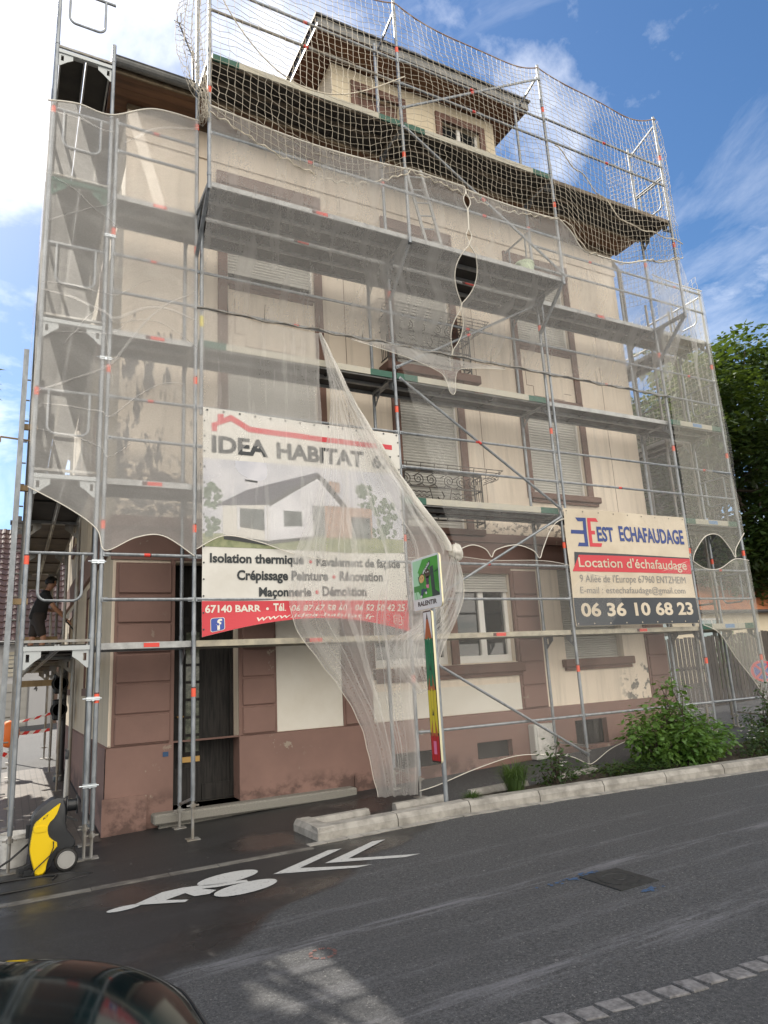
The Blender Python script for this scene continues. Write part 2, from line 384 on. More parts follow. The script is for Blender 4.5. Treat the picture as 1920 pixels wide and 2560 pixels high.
M['brown_dark'] = plain('brown_surround', (.165, .092, .070), .8, 0, (.12, .068, .053), 2.5, .4, .65, .2, 60)

def asphalt():
    m, t, p, o = newmat('asphalt'); q = NT(t); pos = q.pos()
    sp = q.n('ShaderNodeSeparateXYZ'); q.l(pos, sp.inputs[0]); X, Y = sp.outputs['X'], sp.outputs['Y']
    c = q.mix(q.ramp(q.math('ADD', q.math('MULTIPLY', q.noise(pos, 130, 3, .7), .42), q.math('MULTIPLY', q.noise(pos, 46, 3, .75), .58)), .42, .62), (.026, .0272, .029), (.112, .114, .118))
    c = q.mix(q.ramp(q.noise(pos, 60, 2, .5), .64, .70), c, (.19, .185, .18))                      # pale chippings
    c = q.mix(q.ramp(q.noise(pos, .55, 5, .6), .35, .70, 0, .5), c, (.044, .045, .047))
    for y0, wdt, st, of in ((-3.78, .13, .85, 0), (-3.25, .10, .4, 4), (-5.1, .2, .7, 9), (-4.6, .12, .35, 2), (-2.55, .1, .35, 7), (-4.15, .1, .3, 12)):     # tyre marks along the lane
        yy = q.math('SUBTRACT', q.math('ADD', Y, q.math('MULTIPLY', q.math('SUBTRACT', q.noise(pos, .22, 2, .5, 1, 0, 0, (of, of, 0)), .5), .35)), y0)
        band = q.ramp(q.math('ABSOLUTE', yy), wdt, wdt * .25)
        br = q.ramp(q.noise(pos, 1.3, 7, .7, 1, 9, 1, (of, 0, 0)), .45, .66)
        c = q.mix(q.math('MULTIPLY', q.math('MULTIPLY', band, br), st), c, (.19, .19, .205))
    # wet where the pressure washer has run: footway by the corner, tongue out into the lane
    e = q.math('ADD', q.math('SUBTRACT', q.math('SUBTRACT', Y, q.math('MULTIPLY', X, .74)), -3.1), q.math('MULTIPLY', q.math('SUBTRACT', q.noise(pos, .9, 5, .55), .5), .9))
    w1 = q.ramp(e, -.06, .10)
    w1 = q.math('MULTIPLY', w1, q.math('MULTIPLY', q.ramp(X, 3.6, 2.4), q.ramp(Y, 3.0, 1.5)))
    pud = q.ramp(q.noise(pos, .8, 4, .5, off=(2, 5, 0)), .50, .62)
    q.l(q.mix(q.math('MULTIPLY', w1, .72), c, (.010, .010, .010)), p.inputs['Base Color'])
    rr = q.math('SUBTRACT', .82, q.math('MULTIPLY', w1, q.ramp(pud, 0, 1, .30, .66)))
    q.l(rr, p.inputs['Roughness'])
    bn = q.n('ShaderNodeBump'); bn.inputs['Distance'].default_value = .008
    q.l(q.ramp(w1, 0, 1, .8, .22), bn.inputs['Strength']); q.l(q.noise(pos, 150, 3, .7), bn.inputs['Height']); q.l(bn.outputs[0], p.inputs['Normal'])
    return m
M['asphalt'] = asphalt()
def pavers():
    m, t, p, o = newmat('grey_pavers'); q = NT(t); pos = q.pos()
    mp_ = q.n('ShaderNodeMapping'); mp_.inputs['Rotation'].default_value = (0, 0, R(90)); q.l(pos, mp_.inputs[0])
    b = q.n('ShaderNodeTexBrick'); q.l(mp_.outputs[0], b.inputs['Vector']); b.inputs['Scale'].default_value = 1; b.inputs['Brick Width'].default_value = .2; b.inputs['Row Height'].default_value = .1
    b.inputs['Mortar Size'].default_value = .006; b.inputs['Color1'].default_value = (.10, .085, .072, 1); b.inputs['Color2'].default_value = (.078, .068, .06, 1); b.inputs['Mortar'].default_value = (.03, .027, .024, 1)
    q.l(b.outputs['Color'], p.inputs['Base Color']); p.inputs['Roughness'].default_value = .45
    q.bump(p, b.outputs['Fac'], .4, -.006); return m
M['pavers'] = pavers()
def net_mat(name, basef, amp, su, sv, col=(.82, .81, .79), seed=0.0, th=(.56, .66)):
    """debris netting: an open weave, denser where the cloth is bunched into creases"""
    m, t, p, o = newmat(name); q = NT(t); t.nodes.remove(p)
    uv = q.n('ShaderNodeTexCoord').outputs['UV']
    a = q.ramp(q.noise(uv, 1, 5, .6, su, sv, 1, (seed, seed * 2, 0)), th[0], th[1])
    b = q.ramp(q.noise(uv, 1, 3, .5, su * .3, sv * .8, 1, (seed + 3, seed, 0)), .35, .7)
    fine = q.ramp(q.noise(q.pos(), 55, 2, .5), .3, .7)
    f = q.math('ADD', basef, q.math('MULTIPLY', q.math('ADD', q.math('MULTIPLY', a, .7), q.math('MULTIPLY', b, .3)), amp))
    f = q.math('MULTIPLY', f, q.ramp(fine, 0, 1, .95, 1.05), True)
    d = q.n('ShaderNodeBsdfDiffuse'); d.inputs['Color'].default_value = (*col, 1)
    tr = q.n('ShaderNodeBsdfTranslucent'); tr.inputs['Color'].default_value = (*col, 1)
    ms = q.n('ShaderNodeMixShader'); ms.inputs[0].default_value = .4; q.l(d.outputs[0], ms.inputs[1]); q.l(tr.outputs[0], ms.inputs[2])
    tp = q.n('ShaderNodeBsdfTransparent'); mx = q.n('ShaderNodeMixShader'); q.l(f, mx.inputs[0]); q.l(tp.outputs[0], mx.inputs[1]); q.l(ms.outputs[0], mx.inputs[2])
    q.l(mx.outputs[0], o.inputs['Surface']); return m
def leaf_mat(name, c1, c2, tr=.3):
    m, t, p, o = newmat(name); q = NT(t)
    c = q.mix(q.ramp(q.noise(q.pos(), 2.5, 3, .6), .35, .65), c1, c2)
    q.l(c, p.inputs['Base Color']); p.inputs['Roughness'].default_value = .5
    tl = q.n('ShaderNodeBsdfTranslucent'); q.l(q.mix(.35, c, (.30, .42, .03)), tl.inputs['Color'])
    ms = q.n('ShaderNodeMixShader'); ms.inputs[0].default_value = tr; q.l(p.outputs[0], ms.inputs[1]); q.l(tl.outputs[0], ms.inputs[2]); q.l(ms.outputs[0], o.inputs['Surface']); return m
M['leaf_tree'] = leaf_mat('tree_leaves', (.018, .043, .010), (.040, .075, .016), .25)
M['leaf_tree2'] = leaf_mat('pale_tree_leaves', (.035, .07, .018), (.06, .095, .022), .25)
M['leaf_bush'] = leaf_mat('bush_leaves', (.060, .14, .024), (.115, .21, .040), .3)
M['leaf_dark'] = leaf_mat('dark_leaves', (.022, .055, .016), (.045, .085, .024), .25)
M['grass'] = leaf_mat('grass_blades', (.035, .075, .020), (.07, .12, .03), .25)
M['petal_white'] = plain('white_petals', (.75, .74, .70), .6)
# ------------------------------------------------------------------ ground, kerbs, markings
def sheet_g(name, x0, x1, y0, y1, dz, mat, nx, ny, kind='structure', label=None):
    mb = MB()
    mb.grid(lambda u, v: ((x0 + (x1 - x0) * u), (y0 + (y1 - y0) * v), G(x0 + (x1 - x0) * u, y0 + (y1 - y0) * v) + dz), nx, ny)
    return build(name, mb, mat, kind=kind)
mb = MB()
xs = [-400, -120, -50, -24, -14] + [-14 + i for i in range(1, 37)] + [35, 60, 120, 400]
ys = [-300, -80, -30, -16, -11] + [-10 + .5 * i for i in range(0, 25)] + [2.5 + 1.5 * i for i in range(1, 30)] + [60, 100, 250, 900]
nx, ny = len(xs), len(ys)
mb.add([(x, y, G(x, y)) for y in ys for x in xs], [(j * nx + i, j * nx + i + 1, (j + 1) * nx + i + 1, (j + 1) * nx + i) for j in range(ny - 1) for i in range(nx - 1)])
build('ground', mb, M['asphalt'], kind='structure')
sheet_g('footpath', -7.5, -.90, .75, 8.6, .006, M['pavers'], 10, 12)

def ky(x):                                       # kerb face along the road
    P = [(1.1, -1.13), (3.0, -1.14), (5.05, -1.36), (7.4, -1.73), (9.5, -2.12), (14, -3.1)]
    for (a, b), (c, d) in zip(P, P[1:]):
        if x <= c: return b + (d - b) * (x - a) / (c - a)
    return P[-1][1]
def kerb_stone(mb, p, q, w=.20, h=.135, g=.006):
    """one kerb stone from p to q along its road face, chamfered on that edge; ends left a joint's width apart"""
    p = Vector((p[0], p[1], 0)); q = Vector((q[0], q[1], 0)); d = (q - p).normalized(); n = Vector((-d.y, d.x, 0))
    p = p + d * g; q = q - d * g; v = []
    for e in (p, q):
        z = G(e.x, e.y)
        for off, hh in ((0, -.05), (0, h - .055), (.035, h), (w, h), (w, -.05)):
            a = e + n * off; v.append((a.x, a.y, z + hh))
    mb.add(v, [(0, 1, 6, 5), (1, 2, 7, 6), (2, 3, 8, 7), (3, 4, 9, 8), (4, 3, 2, 1, 0), (5, 6, 7, 8, 9)])
mb = MB(); x = 1.1
kerb_stone(mb, (1.06, -.47), (1.10, -1.13), .2, .13)
while x < 8.7:
    kerb_stone(mb, (x, ky(x)), (x + 1.0, ky(x + 1.0))); x += 1.0
x = 9.9
while x < 14: kerb_stone(mb, (x, ky(x)), (x + 1.0, ky(x + 1.0))); x += 1.0
for a, b in ((1.27, 2.0), (2.36, 3.12), (3.5, 4.45), (4.85, 5.75)):
    kerb_stone(mb, (a, -.62), (b, -.62), .12, .12, .004)
build('kerb', mb, M['kerb'], kind='structure')
mb = MB(); rnd = random.Random(3); x = .95                                     # flat gutter setts in front of the kerb
while x < 9.8:
    l = rnd.uniform(.18, .30); y = ky(x) if x > 1.1 else -1.13
    y2 = ky(x + l) if x + l > 1.1 else -1.13
    w = rnd.uniform(.10, .13); z = .005 + rnd.uniform(0, .004)
    mb.prism([(x + .005, y - w - .01, G(x, y) + z), (x + l - .005, y2 - w - .01, G(x + l, y2) + z), (x + l - .005, y2 - .01, G(x + l, y2) + z), (x + .005, y - .01, G(x, y) + z)], (0, 0, -.03)); x += l
build('gutter_strip', mb, M['kerb'], kind='structure')
mb = MB(); x = -3.0
while x < .92:
    l = rnd.uniform(.45, .85); l = min(l, .94 - x + .02); y = -1.30 - .03 * x + rnd.uniform(-.01, .01)
    mb.prism([(x + .004, y - .055, G(x, y) + .006), (x + l - .004, y - .03 * l - .055, G(x + l, y) + .006), (x + l - .004, y - .03 * l + .055, G(x + l, y) + .006), (x + .004, y + .055, G(x, y) + .006)], (0, 0, -.03)); x += l
build('flush_kerb', mb, M['sett_wet'], kind='structure')
mb = MB(); x = -2.2                                                              # row of granite setts at the near gutter
while x < 9:
    l = rnd.uniform(.13, .18); y = -5.60 - .14 * (x - .6) + rnd.uniform(-.012, .012); w = rnd.uniform(.115, .14); z = G(x, y)
    a = [(x + .012 + rnd.uniform(0, .014), y - w / 2), (x + l - .012 - rnd.uniform(0, .014), y - .14 * l - w / 2 + rnd.uniform(-.012, .012)), (x + l - .012, y - .14 * l + w / 2), (x + .012, y + w / 2 + rnd.uniform(-.012, .012))]
    c = (sum(p[0] for p in a) / 4, sum(p[1] for p in a) / 4)
    t = [(c[0] + (p[0] - c[0]) * .80, c[1] + (p[1] - c[1]) * .80) for p in a]; h = rnd.uniform(.007, .014)
    mb.add([(*p, z - .02) for p in a] + [(*p, z + h * .6) for p in a] + [(*p, z + h) for p in t], [(0, 1, 5, 4), (1, 2, 6, 5), (2, 3, 7, 6), (3, 0, 4, 7), (4, 5, 9, 8), (5, 6, 10, 9), (6, 7, 11, 10), (7, 4, 8, 11), (8, 9, 10, 11)]); x += l
build('gutter_setts', mb, M['cobble'], kind='structure')
# planting bed behind the kerb
mb = MB()
def bedP(u, v):
    x = 1.2 + 12.5 * u; y0 = ky(max(x, 1.1)) + .18; y1 = -.52 if x < 5.6 else -.30
    y = y0 + (y1 - y0) * v; return (x, y, G(x, y) + .03 + .07 * math.sin(math.pi * v) * min(1, max(0, (x - 3.0) / 2)) + .03 * mnoise.noise((x * 3, y * 3, 0)))
mb.grid(bedP, 80, 8); build('planting_bed', mb, M['soil'], kind='structure', smooth=True)

def flat(pts, dz=.005): return [(x, y, G(x, y) + dz) for x, y in pts]
mb = MB()
def ell(cx, cy, a, b, sk, n=40): return [(cx + a * math.cos(t) + sk * math.sin(t), cy + b * math.sin(t)) for t in [2 * math.pi * i / n for i in range(n)]]
mb.poly(flat(ell(-.075, -1.80, .285, .165, .06)))
mb.poly(flat(ell(-.03, -2.225, .285, .165, .06)))
mb.poly(flat(ell(-1.03, -2.08, .135, .06, .02)))
def dpoly(pts): mb.poly(flat(pts))
dpoly([(0.297, -1.991), (1.041, -1.545), (1.180, -1.583), (0.567, -1.973), (1.046, -2.293), (1.159, -2.342), (0.996, -2.340)])
dpoly([(0.821, -1.985), (1.562, -1.539), (1.698, -1.568), (1.067, -1.992), (1.567, -2.271), (1.695, -2.331), (1.511, -2.336)])
dpoly([(-0.952, -2.047), (-0.678, -1.839), (-0.494, -1.827), (0.042, -1.993), (0.036, -2.061), (-0.233, -2.029), (-0.365, -1.982), (-0.265, -2.112), (-0.343, -2.184), (-0.466, -2.159), (-0.514, -2.013), (-0.696, -2.096), (-0.529, -2.222), (-0.568, -2.266), (-0.755, -2.160), (-0.909, -2.075)])
build('road_marking', mb, M['marking'], kind='structure')
# manhole cover with sprayed survey marks, and a small valve cap
t = thing('manhole_cover', 'square dark iron cover set in the road between blue paint marks', 'manhole cover', (2.5, -4.13, G(2.5, -4.13)))
mb = MB(); z = G(2.5, -4.13) + .004
mb.box(2.30, 2.72, -4.36, -3.90, z - .02, z + .002); build('frame', mb, M['manhole'], t)
mb = MB(); mb.lathe([(.17, 0), (.17, .006), (.13, .006), (.128, .003), (.05, .003), (.048, .007), (0.001, .007)], (2.51, -4.13, z), n=24); build('lid', mb, M['manhole'], t)
def splat(name, mat, spots, seed):
    mb = MB(); r = random.Random(seed)
    for (x, y, sx, sy, n) in spots:
        for i in range(n):
            a = x + r.gauss(0, sx); b = y + r.gauss(0, sy); s = r.uniform(.004, .014) if name == 'road_litter' else r.uniform(.006, .022); m = r.randint(4, 6); ph = r.random() * 6
            mb.poly(flat([(a + s * r.uniform(.6, 1.3) * math.cos(ph + 6.283 * k / m), b + s * r.uniform(.6, 1.3) * math.sin(ph + 6.283 * k / m)) for k in range(m)], .0045 + r.uniform(0, .0012)))
    build(name, mb, mat, kind='structure')
splat('road_paint_mark', M['spray_blue'], [(2.20, -3.90, .10, .02, 26), (2.42, -3.86, .06, .02, 18), (2.50, -4.47, .05, .018, 22)], 4)
mb = MB()
for k in range(36):
    if k % 7 in (2, 5): continue
    a = 2 * math.pi * k / 36; b = a + .12; r1, r2 = .07, .095
    mb.poly(flat([(-.05 + r1 * math.cos(a), -4.02 + r1 * math.sin(a)), (-.05 + r2 * math.cos(a), -4.02 + r2 * math.sin(a)), (-.05 + r2 * math.cos(b), -4.02 + r2 * math.sin(b)), (-.05 + r1 * math.cos(b), -4.02 + r1 * math.sin(b))], .0045))
build('road_paint_ring', mb, M['spray_pink'], kind='structure')
splat('road_litter', M['cobble'], [(0, -3, 1.6, .8, 14), (3, -2.5, 1.5, .5, 22), (-.5, -.6, .8, .5, 18), (2, -4.6, 1.2, .6, 8)], 8)
# ------------------------------------------------------------------ the house under renovation
XL, XR, YF, YB = -.84, 9.43, 1.04, 11.0
house = thing('house', 'three storey cream plaster house with brown stone trim behind the scaffolding', 'house', (4.3, 6.0, G(4.3, 1.0)))
def wall_front(mb, y, x0, x1, z0, z1, holes, depth, mi=0):
    xs = sorted({x0, x1} | {v for h in holes for v in h[:2] if x0 < v < x1}); zs = sorted({z0, z1} | {v for h in holes for v in h[2:4] if z0 < v < z1})
    for xa, xb in zip(xs, xs[1:]):
        for za, zb in zip(zs, zs[1:]):
            cx, cz = (xa + xb) / 2, (za + zb) / 2
            if any(h[0] < cx < h[1] and h[2] < cz < h[3] for h in holes): continue
            mb.poly([(xa, y, za), (xb, y, za), (xb, y, zb), (xa, y, zb)], mi)
    for a, b, c, d in [h[:4] for h in holes]:
        for q in (((a, y, c), (a, y + depth, c), (a, y + depth, d), (a, y, d)), ((b, y, d), (b, y + depth, d), (b, y + depth, c), (b, y, c)),
                  ((a, y, d), (a, y + depth, d), (b, y + depth, d), (b, y, d)), ((a, y, c), (b, y, c), (b, y + depth, c), (a, y + depth, c))): mb.poly(q, mi)
UP = [(.72, 2.20, 5.72, 7.34), (3.72, 4.92, 4.66, 7.34), (6.50, 7.84, 5.72, 7.34)]
LO = [(.72, 2.20, 2.60, 4.26), (3.72, 4.92, 1.84, 4.26), (6.50, 7.84, 2.60, 4.26)]
GF = [(-.03, .85, -2.07, 1.14), (3.0, 4.40, -.44, 1.06), (4.55, 5.72, -.44, 1.06), (6.85, 8.28, -.46, 1.17)]
mb = MB()
wall_front(mb, YF, XL, XR, -1.26, 8.36, UP + LO + [(-.03, .85, -1.26, 1.14)] + GF[1:], .24)
mb.poly([(XR, YF, -2.5), (XR, YB, -2.5), (XR, YB, 8.36), (XR, YF, 8.36)])
mb.poly([(XR, YB, -2.5), (XL, YB, -2.5), (XL, YB, 8.36), (XR, YB, 8.36)])
build('wall', mb, M['plaster'], house)
# left side wall with its own openings
mb = MB(); sh = [(3.2, 4.3, 5.6, 7.2), (3.2, 4.3, 2.5, 4.2), (3.2, 4.3, -.5, 1.0), (7.2, 8.3, 5.6, 7.2), (7.2, 8.3, 2.5, 4.2), (7.2, 8.3, -.5, 1.0)]
ys_ = sorted({YF, YB} | {v for h in sh for v in h[:2]}); zs_ = sorted({-1.26, 8.36} | {v for h in sh for v in h[2:]})
for a, b in zip(ys_, ys_[1:]):
    for c, d in zip(zs_, zs_[1:]):
        if any(h[0] < (a + b) / 2 < h[1] and h[2] < (c + d) / 2 < h[3] for h in sh): continue
        mb.poly([(XL, b, c), (XL, a, c), (XL, a, d), (XL, b, d)])
for a, b, c, d in sh:
    for q in (((XL, a, c), (XL + .2, a, c), (XL + .2, a, d), (XL, a, d)), ((XL, b, c), (XL + .2, b, c), (XL + .2, b, d), (XL, b, d)), ((XL, a, d), (XL + .2, a, d), (XL + .2, b, d), (XL, b, d)), ((XL, a, c), (XL + .2, a, c), (XL + .2, b, c), (XL, b, c))): mb.poly(q)
build('side_wall', mb, M['plaster_side'], house)
for a, b, c, d in sh:
    mb = MB(); mb.box(XL + .14, XL + .18, a + .002, b - .002, c + .002, d - .002); w = build('window', mb, M['shutter'], house)
    mb = MB(); mb.box(XL - .05, XL + .1, a - .1, b + .1, c - .12, c - .002); build('sill', mb, M['brown_dark'], w)
    mb = MB()
    for p, q, r_, s_ in ((a - .14, a - .001, c, d), (b + .001, b + .14, c, d), (a - .14, b + .14, d + .001, d + .15)): mb.box(XL - .025, XL + .05, p, q, r_, s_)
    build('surround', mb, M['brown_dark'], w)
# plinth
mb = MB(); wall_front(mb, 1.0, XL - .02, XR + .02, -2.6, -1.26, [(-.03, .85, -2.07, -1.26), (3.25, 4.05, -2.02, -1.72), (4.75, 5.45, -1.98, -1.70), (6.85, 7.6, -1.95, -1.52)], .3)
mb.poly([(XL - .02, 1.0, -1.26), (XR + .02, 1.0, -1.26), (XR + .02, 1.06, -1.24), (XL - .02, 1.06, -1.24)])
mb.poly([(XL - .03, 1.0, -2.6), (XL - .03, 1.0, -1.26), (XL - .03, YB, -1.26), (XL - .03, YB, -2.6)]); mb.poly([(XL - .03, 1.0, -1.26), (XL + .02, 1.0, -1.23), (XL + .02, YB, -1.23), (XL - .03, YB, -1.26)])
mb.box(XL - .05, -.36, .965, .998, -2.6, G(-.5, 1) + .42); mb.box(2.55, XR, .975, .998, -2.6, G(5, 1) + .14)
build('plinth', mb, M['brown'], house)
for x0, x1, z0, z1 in ((3.25, 4.05, -2.02, -1.72), (4.75, 5.45, -1.98, -1.70), (6.85, 7.6, -1.95, -1.52)): mb = MB(); mb.box(x0 + .001, x1 - .001, 1.12, 1.16, z0 + .001, z1 - .001); build('cellar_window', mb, M['door'], house)
# rusticated pillars: one block per course, joints left open
def pillar(x0, x1, zs):
    mb = MB()
    mb.box(x0, x1, YF - .022, YF + .02, zs[0], zs[-1])
    for a, b in zip(zs, zs[1:]): mb.bbox(x0 + .035, x1 - .03, YF - .055, YF - .01, a + .014, b - .010, .012)
    build('pillar', mb, M['brown'], house)
ZS = [-1.245, -.865, -.475, -.09, .30, .69, 1.12]
for x0, x1 in ((-.80, -.05), (.87, 1.40), (2.43, 2.93), (5.76, 6.32), (8.86, 9.40)): pillar(x0, x1, ZS)
# belt course above the ground floor
mb = MB(); mb.box(XL - .03, XR + .03, YF - .035, YF + .02, 1.16, 1.60); mb.box(XL - .07, XR + .07, YF - .10, YF + .02, 1.60, 1.68); mb.box(XL - .05, XR + .05, YF - .06, YF + .02, 1.68, 1.76)
mb.box(XL - .06, XL, YF + .02, YB, 1.3, 1.72); build('belt_course', mb, M['brown'], house)
# white render fields of the ground floor
for x0, x1, z0, z1 in ((1.405, 2.425, -1.24, 1.15), (2.935, 5.755, -1.24, -.80)):
    mb = MB(); mb.box(x0, x1, YF - .012, YF + .02, z0, z1); build('render_panel', mb, M['panel_white'], house)
# upper cornice and faint joint lines
mb = MB(); mb.box(XL - .02, XR + .02, YF - .03, YF + .01, 7.78, 7.86); mb.box(XL - .02, XR + .02, YF - .015, YF + .01, 7.86, 8.0); build('string_course', mb, M['plaster'], house)
mb = MB()
def groove(x0, x1, z0, z1): mb.box(x0, x1, YF - .0025, YF + .01, z0, z1)
for x in (2.75, 5.42, 8.62): groove(x, x + .009, 2.0, 7.75)
for x0, x1 in ((.72, 2.18), (6.5, 7.84)):
    w = x1 - x0
    for a, b, z in ((.08, .2, 4.78), (.2, .78, 4.58), (.78, .92, 4.72)): groove(x0 + w * a, x0 + w * b, z, z + .01)
    groove(x0 + w * .08, x0 + w * .08 + .009, 4.78, 5.38); groove(x0 + w * .2, x0 + w * .2 + .009, 4.58, 4.78)
build('wall_groove', mb, M['brown_dark'], house)
# windows: brown surround, roller shutter, sill
def shutter_mb(x0, x1, z0, z1, y, p=.052):
    mb = MB(); n = max(1, int(round((z1 - z0) / p))); p = (z1 - z0) / n
    for i in range(n):
        a = z0 + i * p
        mb.add([(x0, y, a + .004), (x1, y, a + .004), (x1, y - .012, a + p * .45), (x0, y - .012, a + p * .45), (x0, y, a + p), (x1, y, a + p), (x1, y + .004, a + p + .004), (x0, y + .004, a + p + .004)], [(0, 1, 2, 3), (3, 2, 5, 4), (4, 5, 6, 7)])
    mb.box(x0, x1, y - .016, y + .01, z0 - .05, z0)
    return mb
def surround(w, x0, x1, z0, z1, wl=.15, wr=.13, head=.28, ear=.0, foot=None, mat='brown_dark'):
    mb = MB(); f = z0 if foot is None else foot
    mb.box(x0 - wl, x0 - .001, YF - .04, YF + .03, f, z1); mb.box(x1 + .001, x1 + wr, YF - .04, YF + .03, f, z1)
    mb.box(x0 - wl - ear, x1 + wr + ear, YF - .042, YF + .03, z1, z1 + head); mb.box(x0 - wl * .55 - ear, x1 + wr * .55 + ear, YF - .058, YF - .02, z1 + head * .25, z1 + head * .7)
    mb.box(x0 - .035, x0 - .001, YF + .03, YF + .16, z0, z1); mb.box(x1 + .001, x1 + .035, YF + .03, YF + .16, z0, z1)
    build('surround', mb, M[mat], w)
def sill(w, x0, x1, z, h=.11, out=.10):
    mb = MB(); mb.bbox(x0, x1, YF - out, YF + .10, z - h, z, .015); mb.box(x0 + .05, x1 - .05, YF - out * .5, YF + .02, z - h - .06, z - h - .001); build('sill', mb, M['brown_dark'], w)
def upper(h, shut_to, foot, kind):
    x0, x1, z0, z1 = h
    w = build('window', shutter_mb(x0 + .02, x1 - .02, shut_to, z1, YF + .10), M['shutter'], house)
    surround(w, x0, x1, z0, z1, .15, .14, .29, .02 if kind == 'up' else 0, foot)
    mb = MB(); mb.box(x0 + .001, x0 + .03, YF + .06, YF + .14, z0, z1 - .001); build('guide_rail', mb, M['window_white'], w); mb = MB(); mb.box(x1 - .03, x1 - .001, YF + .06, YF + .14, z0, z1 - .001); build('guide_rail', mb, M['window_white'], w)
    mb = MB(); mb.box(x0 + .001, x1 - .001, YF + .16, YF + .20, z0 + .001, z1 - .001); build('glass', mb, M['glass'], w)
    return w
for i, (u, l) in enumerate(zip(UP, LO)):
    if i == 1:
        upper(u, u[2] + .06, 4.62, 'up'); upper(l, l[2] + .06, 1.78, 'lo')
    else:
        w = upper(u, u[2] + (.20 if i == 0 else .03), 4.56, 'up'); sill(w, u[0] - .02, u[1] + .02, u[2], .13, .05)
        w = upper(l, l[2] + .03, 2.5, 'lo'); sill(w, l[0] - .12, l[1] + .28, l[2], .12, .10)
# ground floor twin window with white frames and the shuttered one
def casement(h):
    x0, x1, z0, z1 = h; y = YF + .12
    mb = MB(); mb.box(x0 + .04, x1 - .04, y + .03, y + .034, z0 + .05, z1 - .2); w = build('window', mb, M['glass'], house)
    mb = MB(); xm = (x0 + x1) / 2 + .02
    for a, b, c, d in ((x0 + .002, x0 + .075, z0 + .002, z1), (x1 - .075, x1 - .002, z0 + .002, z1), (xm - .055, xm + .055, z0 + .1, z1 - .2)): mb.box(a, b, y - .02, y + .05, c, d)
    mb.box(x0 + .075, x1 - .075, y - .018, y + .05, z0 + .002, z0 + .12)
    build('frame', mb, M['window_white'], w)
    mb = shutter_mb(x0 + .01, x1 - .01, z1 - .26, z1 - .002, y - .06, .045); build('shutter', mb, M['shutter'], w)
    return w
w1 = casement(GF[1]); w2 = casement(GF[2])
sill(w1, 2.96, 5.86, -.46, .16, .09)
mb = MB(); mb.box(4.405, 4.545, YF - .045, YF + .12, -.45, 1.12); mb.box(2.935, 2.998, YF - .03, YF + .2, -.45, 1.12); mb.box(5.722, 5.758, YF - .03, YF + .2, -.45, 1.12); mb.box(2.94, 5.755, YF - .04, YF + .02, 1.062, 1.158); build('surround', mb, M['brown_dark'], w2)
x0, x1, z0, z1 = GF[3]
w = build('window', shutter_mb(x0 + .02, x1 - .02, z0 + .03, z1, YF + .14, .04), M['shutter'], house); sill(w, 6.74, 8.46, -.46, .14, .10)
# things inside seen through the glass: a pale wall, a chair back
mb = MB(); mb.box(4.66, 5.1, 1.9, 1.95, -.6, -.14); mb.box(3.2, 3.6, 1.9, 1.95, -.6, -.14); build('curtain', mb, M['panel_white'], house)
# entrance door
mb = MB(); yd = YF + .30
mb.box(.0, .84, yd, yd + .06, -2.06, .30); mb.box(-.03, .85, yd - .02, yd + .05, .30, .40)
mb.box(-.03, .02, yd - .04, yd + .05, -2.06, 1.14); mb.box(.80, .85, yd - .04, yd + .05, -2.06, 1.14); mb.box(.02, .80, yd + .01, yd + .05, .40, 1.14)
mb.box(.03, .40, yd - .03, yd - .001, -2.06, -1.62); mb.box(.42, .80, yd - .015, yd - .001, -2.06, -1.85)
for k in range(7):
    z = -1.42 + k * .235
    for a, b, c, d in ((.17, .19, z, z + .2), (.38, .40, z, z + .2), (.17, .40, z - .02, z), (.17, .40, z + .2, z + .215)): mb.box(a, b, yd - .02, yd - .001, c, d)
door = build('door', mb, M['door'], house)
for k in range(7):
    z = -1.42 + k * .235; mb = MB(); mb.box(.19, .38, yd - .006, yd - .002, z, z + .2); build('door_pane', mb, M['door_glass'], door)
mb = MB(); mb.box(.10, .38, yd - .045, yd - .031, -1.60 + .05, -1.60 + .12); build('letter_slot', mb, M['brass'], door)
mb = MB(); mb.path([(.07, yd - .03, -.95), (.07, yd - .08, -.95), (.15, yd - .08, -.95)], .012, 8); build('door_handle', mb, M['brass'], door)
mb = MB(); mb.box(-.09, -.031, YF - .03, yd, -2.07, 1.18); mb.box(.851, .868, YF - .03, yd, -2.07, 1.18); build('door_jamb', mb, M['brown'], house)
# doorstep: two long granite steps
mb = MB(); mb.bbox(-.30, 2.50, .80, 1.02, -2.21, -2.085, .02); mb.bbox(-.22, 2.44, .88, 1.0, -2.5, -2.212, .01); mb.box(-.03, .85, 1.0, YF + .3, -2.4, -2.07); build('doorstep', mb, M['granite'], house)
mb = MB(); mb.box(-.165, -.095, .992, .9985, -1.42, -1.36); o_ = build('number_plate', mb, M['spray_blue'], house)
